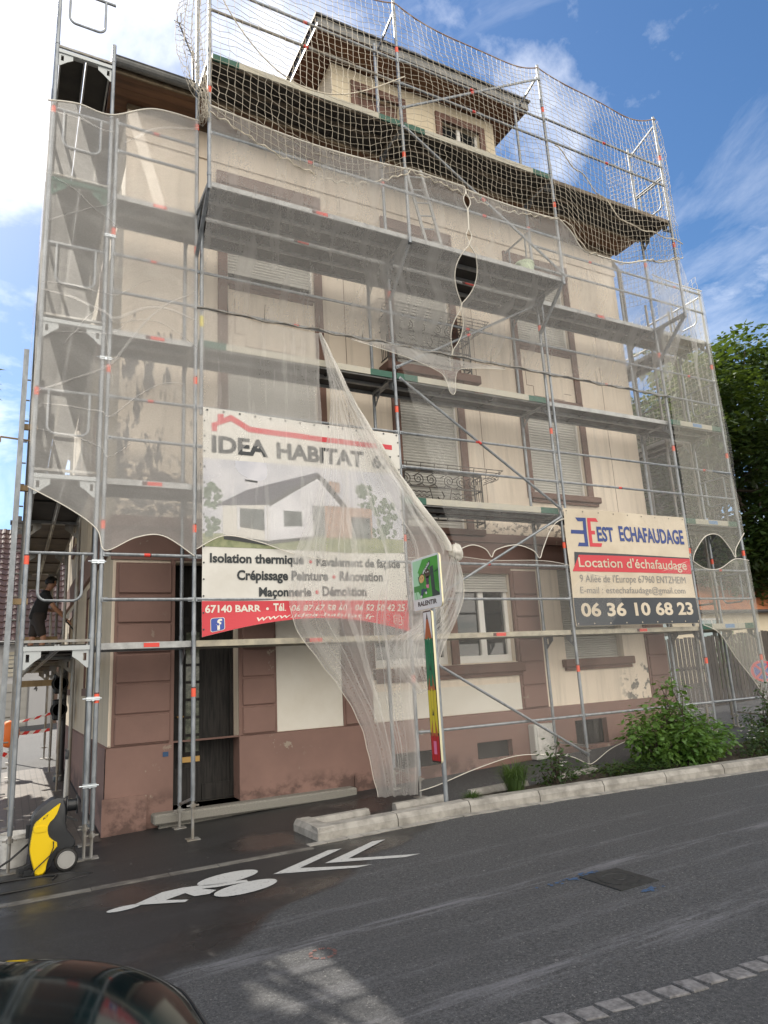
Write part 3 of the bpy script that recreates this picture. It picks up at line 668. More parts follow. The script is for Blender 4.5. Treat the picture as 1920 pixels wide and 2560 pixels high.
# french balconies: slab on corbels, scrollwork railing, wire flower rack
def balcony(zs, slab, xr=0.0):
    b = None
    mb = MB()
    if slab:
        mb.bbox(3.36, 5.28, .70, YF, zs - .16, zs, .015); mb.prism([(3.45, .74, zs - .161), (3.45, YF, zs - .161), (3.45, YF, zs - .50), (3.45, .95, zs - .42)], (1.75, 0, 0))
        for x in (3.55, 4.25, 4.9): mb.prism([(x, .72, zs - .162), (x, YF - .01, zs - .162), (x, YF - .01, zs - .52), (x, .93, zs - .47)], (.16, 0, 0))
    else:
        mb.box(3.40, 5.2, .86, YF, zs - .10, zs)
    b = build('balcony', mb, M['brown_dark'], house)
    mb = MB(); y = .77; xa, xb = 3.42, 5.12; zt = zs + .92
    for z in (zs + .10, zs + .40, zs + .66, zt): mb.bar((xa, y, z), (xb, y, z), .022, .022)
    mb.bar((xa, y, zt + .02), (xb, y, zt + .02), .045, .014)
    for x in (xa, xa + .16, xb - .16, xb): mb.bar((x, y, zs), (x, y, zt), .02, .02)
    for x in (xa, xb):
        for z in (zs + .10, zs + .66, zt): mb.bar((x, y, z), (x, YF + .02, z), .018, .018)
        for yy in (.82, .88, .94, 1.0): mb.bar((x, yy, zs + .1), (x, yy, zt), .010, .010)
    cx = (xa + xb) / 2
    for side in (-1, 1):                                       # running scrolls
        for c0 in (.18, .43, .68):
            if c0 > .68: continue
            pts = []
            for k in range(26):
                a = k / 25 * 3.6 * math.pi; r_ = .018 + .095 * (k / 25)
                pts.append((cx + side * (c0) + side * r_ * math.cos(a), y, zs + .79 + r_ * .95 * math.sin(a)))
            mb.path(pts, .008, 5)
            mb.path([(cx + side * (c0 - .12), y, zs + .67), (cx + side * (c0 - .06), y, zs + .72), (cx + side * (c0 + .02), y, zs + .69)], .007, 5)
    for z in (zs + .50, zs + .57, zs + .23):                   # wavy bars
        for a, b_ in ((xa + .2, cx - .22), (cx + .22, xb - .2)):
            mb.path([(a + (b_ - a) * k / 22, y, z + .014 * math.sin(k * 1.25)) for k in range(23)], .007, 5)
    mb.bar((cx - .22, y, zs + .66), (cx - .09, y, zs + .12), .012, .012); mb.bar((cx + .22, y, zs + .66), (cx + .09, y, zs + .12), .012, .012)
    mb.path([(cx - .07, y, zs + .5), (cx, y, zs + .42), (cx + .06, y, zs + .52), (cx + .02, y, zs + .60)], .012, 5)
    build('railing', mb, M['iron'], b)
    mb = MB(); zt += .06                                        # flower rack
    for k in range(4):
        z = zt - .045 * k; e = .05 * k * .6
        mb.path([(xa - .28 + e, .98, z), (xa - .28 + e, .50 + e, z), (xb + .28 - e, .50 + e, z), (xb + .28 - e, .98, z)], .007, 5)
    for x in [xa - .2 + i * (xb - xa + .4) / 8 for i in range(9)]: mb.path([(x, .50, zt), (x, .56, zt - .15), (x, .78, zt - .15)], .006, 5)
    build('flower_rack', mb, M['iron'], b)
balcony(4.62, True); balcony(1.80, False)
# eaves, gutter, roof
mb = MB(); YE = .40
for k in range(8): mb.box(XL - .30, XR + .2, YE + .02 + k * .08, YE + .098 + k * .08, 8.365 + .002 * (k % 2), 8.40)
for k in range(9): mb.box(XL - .30 + .01, XL + .9, 1.06 + .09 * k, 1.145 + .09 * k, 8.37, 8.40)
build('eaves', mb, M['eave'], house)
mb = MB(); mb.box(XL - .3, XR + .2, YE - .005, YE + .018, 8.30, 8.42); mb.box(XL - .02, XR + .02, YF - .05, YF + .01, 8.30, 8.363); build('eaves_board', mb, M['eave_rail'], house)
mb = MB(); pr = [(math.cos(a), math.sin(a)) for a in [math.pi + math.pi * k / 8 for k in range(9)]]; xa, xb = XL - .34, XR + .24
v = [(x, YE - .085 + .078 * c, 8.44 + .10 * s_) for x in (xa, xb) for c, s_ in pr] + [(x, YE - .085 + .070 * c, 8.44 + .09 * s_) for x in (xa, xb) for c, s_ in pr]
f = [(i, i + 1, 10 + i, 9 + i) for i in range(8)] + [(19 + i, 18 + i, 27 + i, 28 + i) for i in range(8)] + [tuple(range(0, 9)), tuple(range(17, 8, -1)), (0, 9, 27, 18), (8, 26, 35, 17)]
mb.add(v, f); mb.path([(xa, YE - .163, 8.44), (xb, YE - .163, 8.44)], .012, 6)
for k in range(4): mb.box(xa + 1.9 + 2.6 * k, xa + 1.93 + 2.6 * k, YE - .168, YE - .09, 8.335, 8.45)
build('gutter', mb, M['zincgutter'], house)
mb = MB(); mb.add([(xa, YE - .05, 8.46), (xb, YE - .05, 8.46), (xb - 2.6, 6.0, 12.6), (xa + 2.6, 6.0, 12.6), (xa, YB + .6, 8.46), (xb, YB + .6, 8.46)], [(0, 1, 2, 3), (0, 3, 4), (1, 5, 2), (4, 3, 2, 5)])
roof = build('roof', mb, M['roof_tile'], house)
mb = MB(); mb.path([(xa, YE - .06, 8.475), (xb, YE - .06, 8.475)], .018, 6); build('roof_edge', mb, M['slate'], roof)
mb = MB(); mb.path([(XR + .11, 1.15, 8.25), (XR + .10, .96, 7.9), (XR + .10, .96, -2.1)], .05, 10); build('downpipe', mb, M['pipe'], house); mb = MB(); mb.path([(XL - .03, 2.6, 8.2), (XL - .09, 2.6, 7.9), (XL - .09, 2.6, -2.2)], .05, 10); build('downpipe', mb, M['pipe'], house)
# dormer flush with the front wall
DX0, DX1, DZ = 2.72, 6.46, 10.72
mb = MB(); dh = [(3.24, 4.16, 9.0, 10.30), (5.12, 6.06, 9.0, 10.32)]
wall_front(mb, YF + .03, DX0, DX1, 8.42, DZ, dh, .16)
for x in (DX0, DX1): mb.poly([(x, YF + .03, 8.42), (x, 5.5, 8.42), (x, 5.5, DZ), (x, YF + .03, DZ)])
dorm = build('dormer', mb, M['cream'], house)
for i, (a, b, c, d) in enumerate(dh):
    mb = MB(); mb.box(a - .13, a - .001, YF - .01, YF + .06, c, d); mb.box(b + .001, b + .13, YF - .01, YF + .06, c, d); mb.box(a - .13, b + .13, YF - .012, YF + .06, d, d + .16); build('dormer_surround', mb, M['brown_dark'], dorm)
    mb = MB()
    if i == 0: build('dormer_shutter', shutter_mb(a + .01, b - .01, c, d - .3, YF + .12), M['panel_white'], dorm); mb.box(a, b, YF + .13, YF + .15, d - .3, d)
    else: mb.box(a + .04, b - .04, YF + .13, YF + .14, c, d)
    build('dormer_glass', mb, M['glass' if i else 'brown_dark'], dorm)
    mb = MB()
    for p, q in ((a + .002, a + .06), (b - .06, b - .002), ((a + b) / 2 - .04, (a + b) / 2 + .04)):
        if i: mb.box(p, q, YF + .1, YF + .16, c, d - .002)
    if i: mb.box(a + .06, b - .06, YF + .1, YF + .16, c + .45, c + .5); build('dormer_frame', mb, M['window_white'], dorm)
mb = MB(); ex0, ex1, ey = DX0 - .50, DX1 + .46, .46
for k in range(12): mb.box(ex0, ex1, ey + .02 + .09 * k, ey + .105 + .09 * k, DZ + .03 + .002 * (k % 2), DZ + .07)
for k in range(5): mb.box(ex0 + .001 + .1 * k, ex0 + .095 + .1 * k, 1.56, 5.4, DZ + .03, DZ + .07); mb.box(ex1 - .095 - .1 * k, ex1 - .001 - .1 * k, 1.56, 5.4, DZ + .03, DZ + .07)
build('dormer_eaves', mb, M['eave'], dorm)
mb = MB(); mb.box(ex0 - .02, ex1 + .02, ey - .01, ey + .018, DZ + .02, DZ + .20); mb.box(ex0 - .021, ex0 - .001, ey + .018, 5.4, DZ + .02, DZ + .20); mb.box(ex1 + .001, ex1 + .021, ey + .018, 5.4, DZ + .02, DZ + .20); build('dormer_fascia', mb, M['zincgutter'], dorm)
mb = MB(); mb.add([(ex0 - .06, ey - .05, DZ + .2), (ex1 + .06, ey - .05, DZ + .2), (ex1 + .06, 5.5, DZ + .2), (ex0 - .06, 5.5, DZ + .2), (ex0 + 1.5, 2.6, DZ + .95), (ex1 - 1.5, 2.6, DZ + .95), (ex1 - 1.5, 5.5, DZ + .95), (ex0 + 1.5, 5.5, DZ + .95),
     (ex0 - .06, ey - .05, DZ + .235), (ex1 + .06, ey - .05, DZ + .235), (ex1 + .06, 5.5, DZ + .235), (ex0 - .06, 5.5, DZ + .235)],
     [(0, 1, 9, 8), (1, 2, 10, 9), (3, 0, 8, 11), (8, 9, 5, 4), (9, 10, 6, 5), (11, 8, 4, 7), (4, 5, 6, 7), (0, 3, 2, 1)]); build('dormer_roof', mb, M['slate'], dorm)
# meter cabinet at the foot of the wall
t = thing('meter_cabinet', 'pale grey utility cabinet standing against the plinth behind the rose bush', 'cabinet', (6.02, .93, G(6, .93)))
z0 = G(6, .93); mb = MB(); mb.bbox(5.80, 6.26, .83, .995, z0, -1.50, .012); build('case', mb, M['box_grey'], t)
mb = MB(); mb.box(5.85, 6.23, .818, .829, z0 + .08, -1.55); mb.box(6.19, 6.205, .81, .818, -1.8, -1.74); build('door', mb, M['white_plastic'], t)
# ------------------------------------------------------------------ scaffolding
L = 3.07; PX = [-1.09, 0, L, 2 * L, 3 * L, 3 * L + 1.57]; CY = -.73; IY = .73
scaf = thing('scaffold', 'galvanised frame scaffold with five decks across the front of the house', 'scaffold', (4.5, .36, G(4.5, .36)))
def post(root, x, y, z0, z1, bands=(), mat='galv', foot=False, band_mat='orange', yellow=None):
    mb = MB(); mb.tube((x, y, z0), (x, y, z1), .0265, 10)
    for z in range(-4, 12, 2):
        if z0 + .2 < z + .08 < z1 - .1: mb.tube((x, y, z + .06), (x, y, z + .11), .031, 10)
    p = build('post', mb, M[mat], root); autosmooth(p)
    for z in bands:
        mb = MB(); mb.tube((x, y, z - .05), (x, y, z + .05), .0282, 10, cap=False); mb.tube((x, y, z + .05), (x, y, z + .065), .0283, 10, mi=1, cap=False); autosmooth(build('colour_band', mb, [M[band_mat], M['dark_red']], p))
    if yellow is not None:
        mb = MB(); mb.tube((x, y, yellow - .08), (x, y, yellow + .08), .0282, 10, cap=False); build('tag', mb, M['yellow'], p)
    if foot:
        g = G(x, y); mb = MB(); mb.box(x - .075, x + .075, y - .075, y + .075, g - .02, g + .010); mb.tube((x, y, g), (x, y, z0 + .05), .018, 8); mb.tube((x, y, z0 - .07), (x, y, z0 - .03), .034, 8)
        mb.bar((x - .07, y, z0 - .05), (x + .07, y, z0 - .05), .016, .016); build('base_jack', mb, M['galv_old'], root)
    return p
def rail(root, p, q, red=True, mat='galv', name='guardrail'):
    p = Vector(p); q = Vector(q); d = (q - p).normalized(); a = p + d * .03; b = q - d * .03
    mb = MB(); mb.tube(a, b, .021, 8); mb.bar(a - d * .02, a + d * .05, .012, .05); mb.bar(b - d * .05, b + d * .02, .012, .05)
    o = build(name, mb, M[mat], root); autosmooth(o)
    if red:
        m_ = p.lerp(q, .47); mb = MB(); mb.tube(m_ - d * .035, m_ + d * .035, .0225, 8, cap=False); mb.tube(m_ + d * .035, m_ + d * .05, .0226, 8, mi=1, cap=False); autosmooth(build('colour_band', mb, [M['red'], M['dark_red']], o))
    return o
def deck(root, x0, x1, y0, y1, z, side='alu', under='deck_under', label='red', toe=None, along='x', name='deck'):
    """two boards side by side; outer long edges are metal profiles; label and toe board are sub-parts"""
    mb = MB(); g = .025
    def B(a0, a1, b0, b1, c0, c1, mi):
        if along == 'x': mb.box(a0, a1, b0, b1, c0, c1, mi)
        else: mb.box(b0, b1, a0, a1, c0, c1, mi)
    if along == 'x': A0, A1, B0, B1 = x0 + g, x1 - g, y0, y1
    else: A0, A1, B0, B1 = y0 + g, y1 - g, x0, x1
    mid = (B0 + B1) / 2
    for b0, b1 in ((B0, mid - .006), (mid + .006, B1)):
        B(A0, A1, b0 + .02, b1 - .02, z - .028, z - .004, 1); B(A0, A1, b0, b0 + .02, z - .075, z, 0); B(A0, A1, b1 - .02, b1, z - .075, z, 0)
        B(A0, A0 + .03, b0 + .02, b1 - .02, z - .07, z - .03, 0); B(A1 - .03, A1, b0 + .02, b1 - .02, z - .07, z - .03, 0)
        n = max(2, int((A1 - A0) / 1.0))
        for k in range(1, n):
            a = A0 + (A1 - A0) * k / n; B(a - .02, a + .02, b0 + .02, b1 - .02, z - .05, z - .0285, 1)
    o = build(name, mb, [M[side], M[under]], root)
    if label:
        xm = x0 + (x1 - x0) * .52 if along == 'x' else 0; mb = MB()
        if along == 'x':
            w = .20; mb.box(xm - w * .3, xm + w * .6, y0 - .004, y0, z - .062, z - .012, 0)
            if label == 'red': mb.box(xm - w * .6, xm - w * .31, y0 - .004, y0, z - .062, z - .012, 1)
            build('label', mb, [M['red' if label in ('red', 'redonly') else label], M['dark_red']], o)
    if toe and along == 'x':
        mb = MB(); h = .15 if toe == 'tall' else .10; t0, t1 = z - .06, z + h - .06; ge = min(.42, (x1 - x0) * .2)
        mb.box(x0 + .04, x0 + ge, y0 - .035, y0 - .008, t0, t1, 1); mb.box(x0 + ge, x1 - ge, y0 - .035, y0 - .008, t0, t1, 0); mb.box(x1 - ge, x1 - .04, y0 - .035, y0 - .008, t0, t1, 1)
        if toe == 'blue': xm = (x0 + x1) / 2; mb.box(xm - .1, xm + .16, y0 - .038, y0 - .0351, t0 + .015, t1 - .015, 2)
        build('toe_board', mb, [M['toe_white'], M['green'], M['blue_label']], o)
    return o
def gusset(mb, x, y, z, dx, dy):
    """corner plate under a frame transom: bevelled plate with two slots, drawn as a ring of strips"""
    a = .20
    def pt(s, h): return (x + dx * s, y + dy * s, z - h)
    n = (dy * .008, -dx * .008, 0) if dx else (.008, 0, 0)
    for poly in ([(.02, .03), (a, .03), (a, .075), (.02, .075)], [(.02, .075), (.05, .075), (.05, .16), (.02, .16)], [(.085, .075), (.13, .075), (.13, .16), (.085, .16)], [(.13, .075), (a, .075), (a, .11), (.13, .16)],
                 [(.02, .16), (.13, .16), (.045, .24), (.02, .24)]):
        mb.prism([pt(*q) for q in poly], n)
def frame_transom(root, p, q, z, gp=True, mat='galv', name='transom'):
    p = Vector(p); q = Vector(q); d = (q - p).normalized(); mb = MB()
    mb.bar(p + d * .02 + Vector((0, 0, z - .045)), q - d * .02 + Vector((0, 0, z - .045)), .045, .05)
    if gp: gusset(mb, p.x, p.y, z - .03, d.x, d.y); gusset(mb, q.x, q.y, z - .03, -d.x, -d.y)
    return build(name, mb, M[mat], root)
# posts of the two main rows
TOP = {0: 7.14, 1: 10.2, 2: 10.25, 3: 10.2, 4: 10.2, 5: 7.2}
for i, x in enumerate(PX):
    b0 = G(x, 0) + (.28 if i != 1 else .42)
    post(scaf, x, 0, b0, TOP[i], [z for z in (-.62, 1.4, 3.42, 5.38, 7.4) if z < TOP[i] and z > b0], foot=True)
    if i == 1: post(scaf, .075, -.01, 2.95, 6.02, (), 'galv', yellow=4.30)
    b1 = G(x, .73) + .26
    post(scaf, x, IY, b1, 7.15 if i in (2, 3, 4, 5) else 6.05, [1.35] if i in (4, 5) else [], 'galv', foot=True)
    mb = MB(); mb.bar((x, 0.02, b0 + .02), (x, IY - .02, b1 + .02), .03, .03); build('foot_tie', mb, M['galv_old'], scaf)
    for z in (0, 2, 4, 6): frame_transom(scaf, (x, 0, 0), (x, IY, 0), z, True)
# cantilevered outer row carried on consoles at the fourth lift
for i in (1, 2, 3, 4):
    x = PX[i]
    post(scaf, x, CY, 5.86, 10.42, (7.42, 9.42), 'galv')
    mb = MB(); mb.bar((x, CY, 5.93), (x, 0, 5.93), .05, .06); mb.bar((x, CY + .03, 5.90), (x, -.01, 5.28), .045, .05); mb.prism([(x - .004, -.02, 5.90), (x - .004, -.25, 5.90), (x - .004, -.02, 5.62)], (.008, 0, 0)); build('console', mb, M['galv'], scaf)
    frame_transom(scaf, (x, CY, 0), (x, 0, 0), 8.0, True)
    mb = MB(); mb.bar((x, CY, 10.22), (x, 0, 9.98), .03, .035); build('top_tie', mb, M['galv'], scaf)
# decks
for i in range(5):
    x0, x1 = PX[i], PX[i + 1]
    for k, z in enumerate((0, 2, 4, 6)):
        toe = None; lab = 'red'; side = 'alu'; un = 'deck_under'
        if (i, k) in ((1, 2), (2, 2)): toe = 'low'
        if (i, k) == (2, 1): toe = 'low'; 
        if (i, k) == (3, 2): lab = None
        if i == 4 and k < 3: toe = 'blue'; lab = None
        if k == 0: side = 'alu_cream' if i else 'alu'
        if toe: lab = 'red' if (i, k) == (2, 2) else 'yellow' if (i, k) == (2, 1) else None
        if i == 0 and k in (0, 3): lab = 'redonly'
        if i == 4 and k == 3: un = 'deck_wood'; lab = None
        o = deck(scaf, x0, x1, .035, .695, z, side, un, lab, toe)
for i in (1, 2):
    deck(scaf, PX[i], PX[i + 1], CY + .02, -.035, 6.0, 'alu', 'deck_under', 'red' if i == 1 else None, None)
for i in (1, 2, 3):
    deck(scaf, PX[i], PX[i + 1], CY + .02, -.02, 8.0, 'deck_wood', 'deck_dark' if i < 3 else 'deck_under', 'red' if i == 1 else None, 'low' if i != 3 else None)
# guardrails
for i in range(5):
    x0, x1 = PX[i], PX[i + 1]
    for z in (0, 2, 4):
        for h in (.50, 1.04):
            rail(scaf, (x0, -.03, z + h), (x1, -.03, z + h), red=(h > 1) == (i % 2 == 0))
    if i in (0, 3, 4):
        for h in (.62, 1.06): rail(scaf, (x0, -.03, 6 + h), (x1, -.03, 6 + h), red=h > 1)
for i in (1, 2): rail(scaf, (PX[i], CY - .03, 6.72), (PX[i + 1], CY - .03, 6.72))
for i in (1, 2, 3):
    rail(scaf, (PX[i], CY - .03, 8.76), (PX[i + 1], CY - .03, 8.74), mat='galv' if i > 1 else 'galv_old'); rail(scaf, (PX[i], CY - .03, 9.22), (PX[i + 1], CY - .03, 9.18))
for i in (1, 2, 3, 4): rail(scaf, (PX[i] - .0, 0.0, -1.05 - .3), (PX[i] + (PX[min(5, i + 1)] - PX[i]), 0, -1.05 - .3 + .0), red=False) if i > 1 else None
# diagonals
def brace(p, q, name='diagonal_brace', red=True): return rail(scaf, p, q, red, 'galv', name)
brace((L + .05, -.04, 3.95), (2 * L + .02, -.04, 2.0)); brace((L, -.04, 4.1), (2 * L, -.04, 5.85)); brace((L, -.04, .3), (2 * L, -.04, 1.9), red=False); brace((L + .05, -.04, -.25), (2 * L, -.04, -1.95), red=False)
brace((L, CY - .03, 8.28), (2 * L, CY - .03, 10.10)); brace((L, CY - .03, 7.95), (2 * L + .05, CY - .03, 6.0))
brace((2 * L + .07, -.05, 1.9), (2 * L + .07, -.05, 5.98), 'spare_tube', False)
# guard hoops in the open ends, and on the upper frame of the third bay
def hoop(root, x0, x1, y0, y1, zt, h=.55, r=.016, top=True, inset=.13):
    p = Vector((x0, y0, 0)); q = Vector((x1, y1, 0)); d = (q - p); l = d.length; d.normalize(); a = p + d * inset; b = q - d * inset; c = .10
    pts = [a + Vector((0, 0, zt)), a + Vector((0, 0, zt - h + c))]
    for k in range(1, 6): t = k / 6 * math.pi / 2; pts.append(a + d * (c - c * math.cos(t)) + Vector((0, 0, zt - h + c - c * math.sin(t))))
    for k in range(0, 7): t = k / 6 * math.pi / 2; pts.append(b - d * (c - c * math.sin(t)) + Vector((0, 0, zt - h + c - c * math.cos(t))))
    pts.append(b + Vector((0, 0, zt)))
    mb = MB(); mb.path(pts, r, 8)
    if top: mb.tube(p + Vector((0, 0, zt)), q + Vector((0, 0, zt)), .0195, 8)
    return autosmooth(build('guard_hoop', mb, M['galv'], root))
for z in (0, 2, 4, 6): hoop(scaf, PX[5], PX[5], .03, IY, z + 1.02)
hoop(scaf, 2 * L, 2 * L, .0, IY, 7.35, .6)
hoop(scaf, PX[4], PX[4], CY, 0, 8.95, .6); rail(scaf, (PX[4], CY, 9.0), (PX[4], 0, 9.0), False)
# couplers holding the corner of the two scaffolds together
for z in (-1.95 + .4, -.62, .95, 3.55, 5.3):
    mb = MB(); mb.box(-1.20, -1.06, -.035, .02, z - .02, z + .02); mb.tube((-1.24, -.03, z), (-1.04, -.03, z), .008, 6); mb.tube((-1.13, -.05, z - .015), (-1.13, .03, z - .015), .014, 6); build('coupler', mb, M['zinc'], scaf)

# ---- left return along the side wall
SX0, SX1 = -1.885, -1.165
side = thing('scaffold', 'scaffold running back along the left side wall, with the worker on its lowest deck', 'scaffold', (-1.5, 4.6, G(-1.5, 4.6)))
SY = [0.0, 2.57, 5.14, 7.71, 10.28]
for i, y in enumerate(SY):
    for x, top in ((SX0, 9.6), (SX1, 8.35)):
        t_ = top if i else (10.4 if x == SX0 else 8.35)
        post(side, x, y, G(x, y) + (.30 if i else .36), t_, [z for z in (.95, 3.0, 7.0) if i == 0 and x == SX0] , 'galv' if i == 0 else 'galv_old', foot=True)
    for z in (0, 2, 4, 6, 8):
        tr = frame_transom(side, (SX0, y, 0), (SX1, y, 0), z, True, 'white_gal' if (i == 0 and z != 6) else ('green' if z == 6 and i == 0 else 'galv_old'))
        if i == 0: mb = MB(); mb.bar((SX0 + .02, y, z + .035), (SX1 - .02, y, z + .035), .03, .03); build('deck_clamp', mb, M['galv_old'], side)
        if i in (0,) : hoop(side, SX0, SX1, y, y, z + 1.04)
for i in range(4):
    for z in (0, 2, 4, 6, 8):
        deck(side, SX0 + .035, SX1 - .035, SY[i], SY[i + 1], z, 'alu_cream' if i else 'alu', 'deck_dark' if z > 2 or i == 0 else 'deck_wood', None, None, 'y')
        for h in (.5, 1.04): rail(side, (SX0, SY[i], z + h), (SX0, SY[i + 1], z + h), red=False, mat='galv_old')
for z in (-.35, .5, 2.5):
    mb = MB(); mb.bar((SX0 - .01, 7.0, z), (SX1, 7.0, z), .05, .12); build('timber_rail', mb, M['wood'], side)
# ---- right return
rs = thing('scaffold', 'scaffold running back along the right side wall towards the trees', 'scaffold', (10.4, 4.0, G(10.4, 4.0)))
RX0, RX1 = 10.05, 10.78
for i, y in enumerate((.80, 3.87, 6.94)):
    for x in (RX0, RX1): post(rs, x, y + .02, G(x, y) + .28, 7.1, [1.3] if x == RX0 else [], 'galv_old', foot=True)
    for z in (0, 2, 4, 6): frame_transom(rs, (RX0, y + .02, 0), (RX1, y + .02, 0), z, True, 'galv_old')
    if i < 2:
        for z in (0, 2, 4, 6):
            deck(rs, RX0 + .035, RX1 - .035, y + .02, y + 3.09, z, 'alu', 'deck_under', None, None, 'y')
            for h in (.5, 1.04): rail(rs, (RX1, y + .02, z + h), (RX1, y + 3.09, z + h), red=False, mat='galv_old')
# ---- lattice ladder standing in the third bay, hoist ladder at the far left
t = thing('ladder', 'aluminium ladder leaning inside the third bay below the top deck', 'ladder', (4.3, .3, 6.0))
mb = MB(); a0, a1 = Vector((3.62, .25, 8.45)), Vector((4.18, .25, 6.0)); o_ = Vector((.30, 0, .07))
mb.bar(a0, a1, .03, .05); mb.bar(a0 + o_, a1 + o_, .03, .05); build('stile', mb, M['alu'], t)
mb = MB()
for k in range(1, 10): p = a0.lerp(a1, k / 10); mb.tube(p, p + o_, .014, 6)
build('rung', mb, M['alu'], t)
t = thing('hoist_ladder', 'tall aluminium hoist ladder standing edge on outside the side scaffold', 'ladder', (-2.03, .7, G(-2.03, .7)))
mb = MB()
for yy in (.52, .88): mb.bar((-2.035, yy, G(-2.03, .7)), (-2.02, yy, 3.76), .03, .06)
build('stile', mb, M['galv'], t)
mb = MB(); z = -1.9
while z < 3.7: mb.tube((-2.035, .52, z), (-2.035, .88, z), .016, 6); mb.tube((-2.02, .70, z), (-1.95, .70, z), .010, 6); z += .28
build('rung', mb, M['galv_old'], t)
for z in (.55, 1.95, 2.75): mb = MB(); mb.bar((-2.05, .62, z), (-1.84, .62, z), .05, .07); build('clamp_beam', mb, M['wood'], t)
mb = MB(); mb.tube((-2.25, .7, 2.62), (-1.9, .7, 2.60), .012, 6); mb.tube((-2.25, .7, 2.62), (-2.25, .7, 2.55), .010, 6); build('bracket', mb, M['wood'], t)
# ------------------------------------------------------------------ debris nets
M['net'] = net_mat('debris_netting', .25, .18, 14, 2, th=(.5, .72))
M['net_left'] = net_mat('debris_netting_left', .31, .12, 3, 16, seed=4, th=(.5, .75))
M['net_low'] = net_mat('debris_netting_low', .30, .16, 18, 3, seed=2)
M['net_fold'] = net_mat('debris_netting_gathered', .24, .38, 9, .45, seed=6.3, th=(.55, .75))
M['net_foot'] = net_mat('debris_netting_foot', .09, .10, 18, 3, seed=2, th=(.62, .74))
M['net_light'] = net_mat('debris_netting_light', .11, .10, 30, 2, seed=9)
M['net_right'] = net_mat('debris_netting_right', .28, .14, 10, 6, col=(.66, .65, .58), seed=12)
M['net_bunch'] = net_mat('debris_netting_bunched', .80, .5, 12, 3, seed=3)
M['net_knot'] = net_mat('debris_netting_knotted', .92, .3, 12, 3, (.82, .80, .75), seed=3)
def curve(pts):
    """piecewise smooth path through points, 0..1 by arc length"""
    P = [Vector(p) for p in pts]; d = [0]
    for a, b in zip(P, P[1:]): d.append(d[-1] + (b - a).length)
    T = d[-1] or 1
    def f(t):
        s = t * T
        for i in range(len(P) - 1):
            if s <= d[i + 1] or i == len(P) - 2:
                u = (s - d[i]) / max(1e-9, d[i + 1] - d[i]); u = min(1, max(0, u))
                p0 = P[max(0, i - 1)]; p1 = P[i]; p2 = P[i + 1]; p3 = P[min(len(P) - 1, i + 2)]
                return .5 * ((2 * p1) + (p2 - p0) * u + (2 * p0 - 5 * p1 + 4 * p2 - p3) * u * u + (3 * p1 - 3 * p2 + p3 - p0) * u ** 3)
    return f
def lerp_curve(pts):
    P = [Vector(p) for p in pts]
    def f(t):
        s = t * (len(P) - 1); i = min(int(s), len(P) - 2); return P[i].lerp(P[i + 1], s - i)
    return f
def ruffle(p, amp, sc_, seed): 
    n = mnoise.noise_vector(Vector((p.x * sc_, p.z * sc_, seed))); return Vector((n.x * amp * .4, n.y * amp, n.z * amp * .4))
def net_tb(top, bot, nu, nv, amp=.03, sc_=1.2, seed=0, prof=None, pleat=0, pn=0):
    """sheet between a top and a bottom edge"""
    def P(u, v):
        a, b = top(u), bot(u); p = a.lerp(b, v)
        if prof: p = p + prof(u, v)
        e = math.sin(math.pi * min(1, max(0, v))) ** .5
        p = p + ruffle(p, amp * e, sc_, seed)
        if pleat: p.y += pleat * e * math.sin(u * pn * 6.283 + 2 * math.sin(u * 7 + v * 2))
        return p
    return P
def net(label, sheets, hems, mat, group='white debris nets'):
    """one net: all its cloth is one mesh, its hem cords another"""
    mb = MB()
    for P, nu, nv in sheets: mb.grid(P, nu, nv, uv=True)
    o = build('debris_net', mb, M[mat], None, True); 
    o['label'] = label; o['category'] = 'net'; o['group'] = group
    if hems:
        for pts, r in hems: mb = MB(); mb.path(pts, r, 5); build('hem', mb, M['hem'], o, True)
    return o
def edge(P, which, n=60): 
    return [P(i / n, 0) if which == 't' else P(i / n, 1) if which == 'b' else P(0, i / n) if which == 'l' else P(1, i / n) for i in range(n + 1)]
YN = -.055
# A: corner, across the end of the side scaffold and the first bay
top = curve([(-1.96, YN, 7.08), (-1.6, YN, 7.16), (-1.18, YN, 7.14), (-.63, YN - .03, 7.42), (0, YN - .04, 7.45)])
bot = curve([(-1.92, YN, 1.80), (-1.47, YN - .02, 1.56), (-1.16, YN, 1.33), (-1.06, YN, 1.08), (-.72, YN - .05, 1.24), (-.40, YN - .05, 1.27), (-.01, YN, 1.04)])
P = net_tb(top, bot, 1, 1, .05, 1.5, 1)
na = net('white debris net over the left corner, from the first bay up to the eaves', [(P, 40, 70)], [(edge(P, 't'), .012), (edge(P, 'b'), .007)], 'net_left')
NAP = P
# side sheet hanging inside the corner
P2 = net_tb(lerp_curve([(-1.95, 0, 6.2), (-1.95, .9, 6.25)]), lerp_curve([(-1.95, 0, 2.3), (-1.95, .7, 2.2)]), 1, 1, .12, 1.1, 5)
net('narrow strip of debris net trailing down the outer side of the corner', [(P2, 12, 50)], [], 'net_fold')
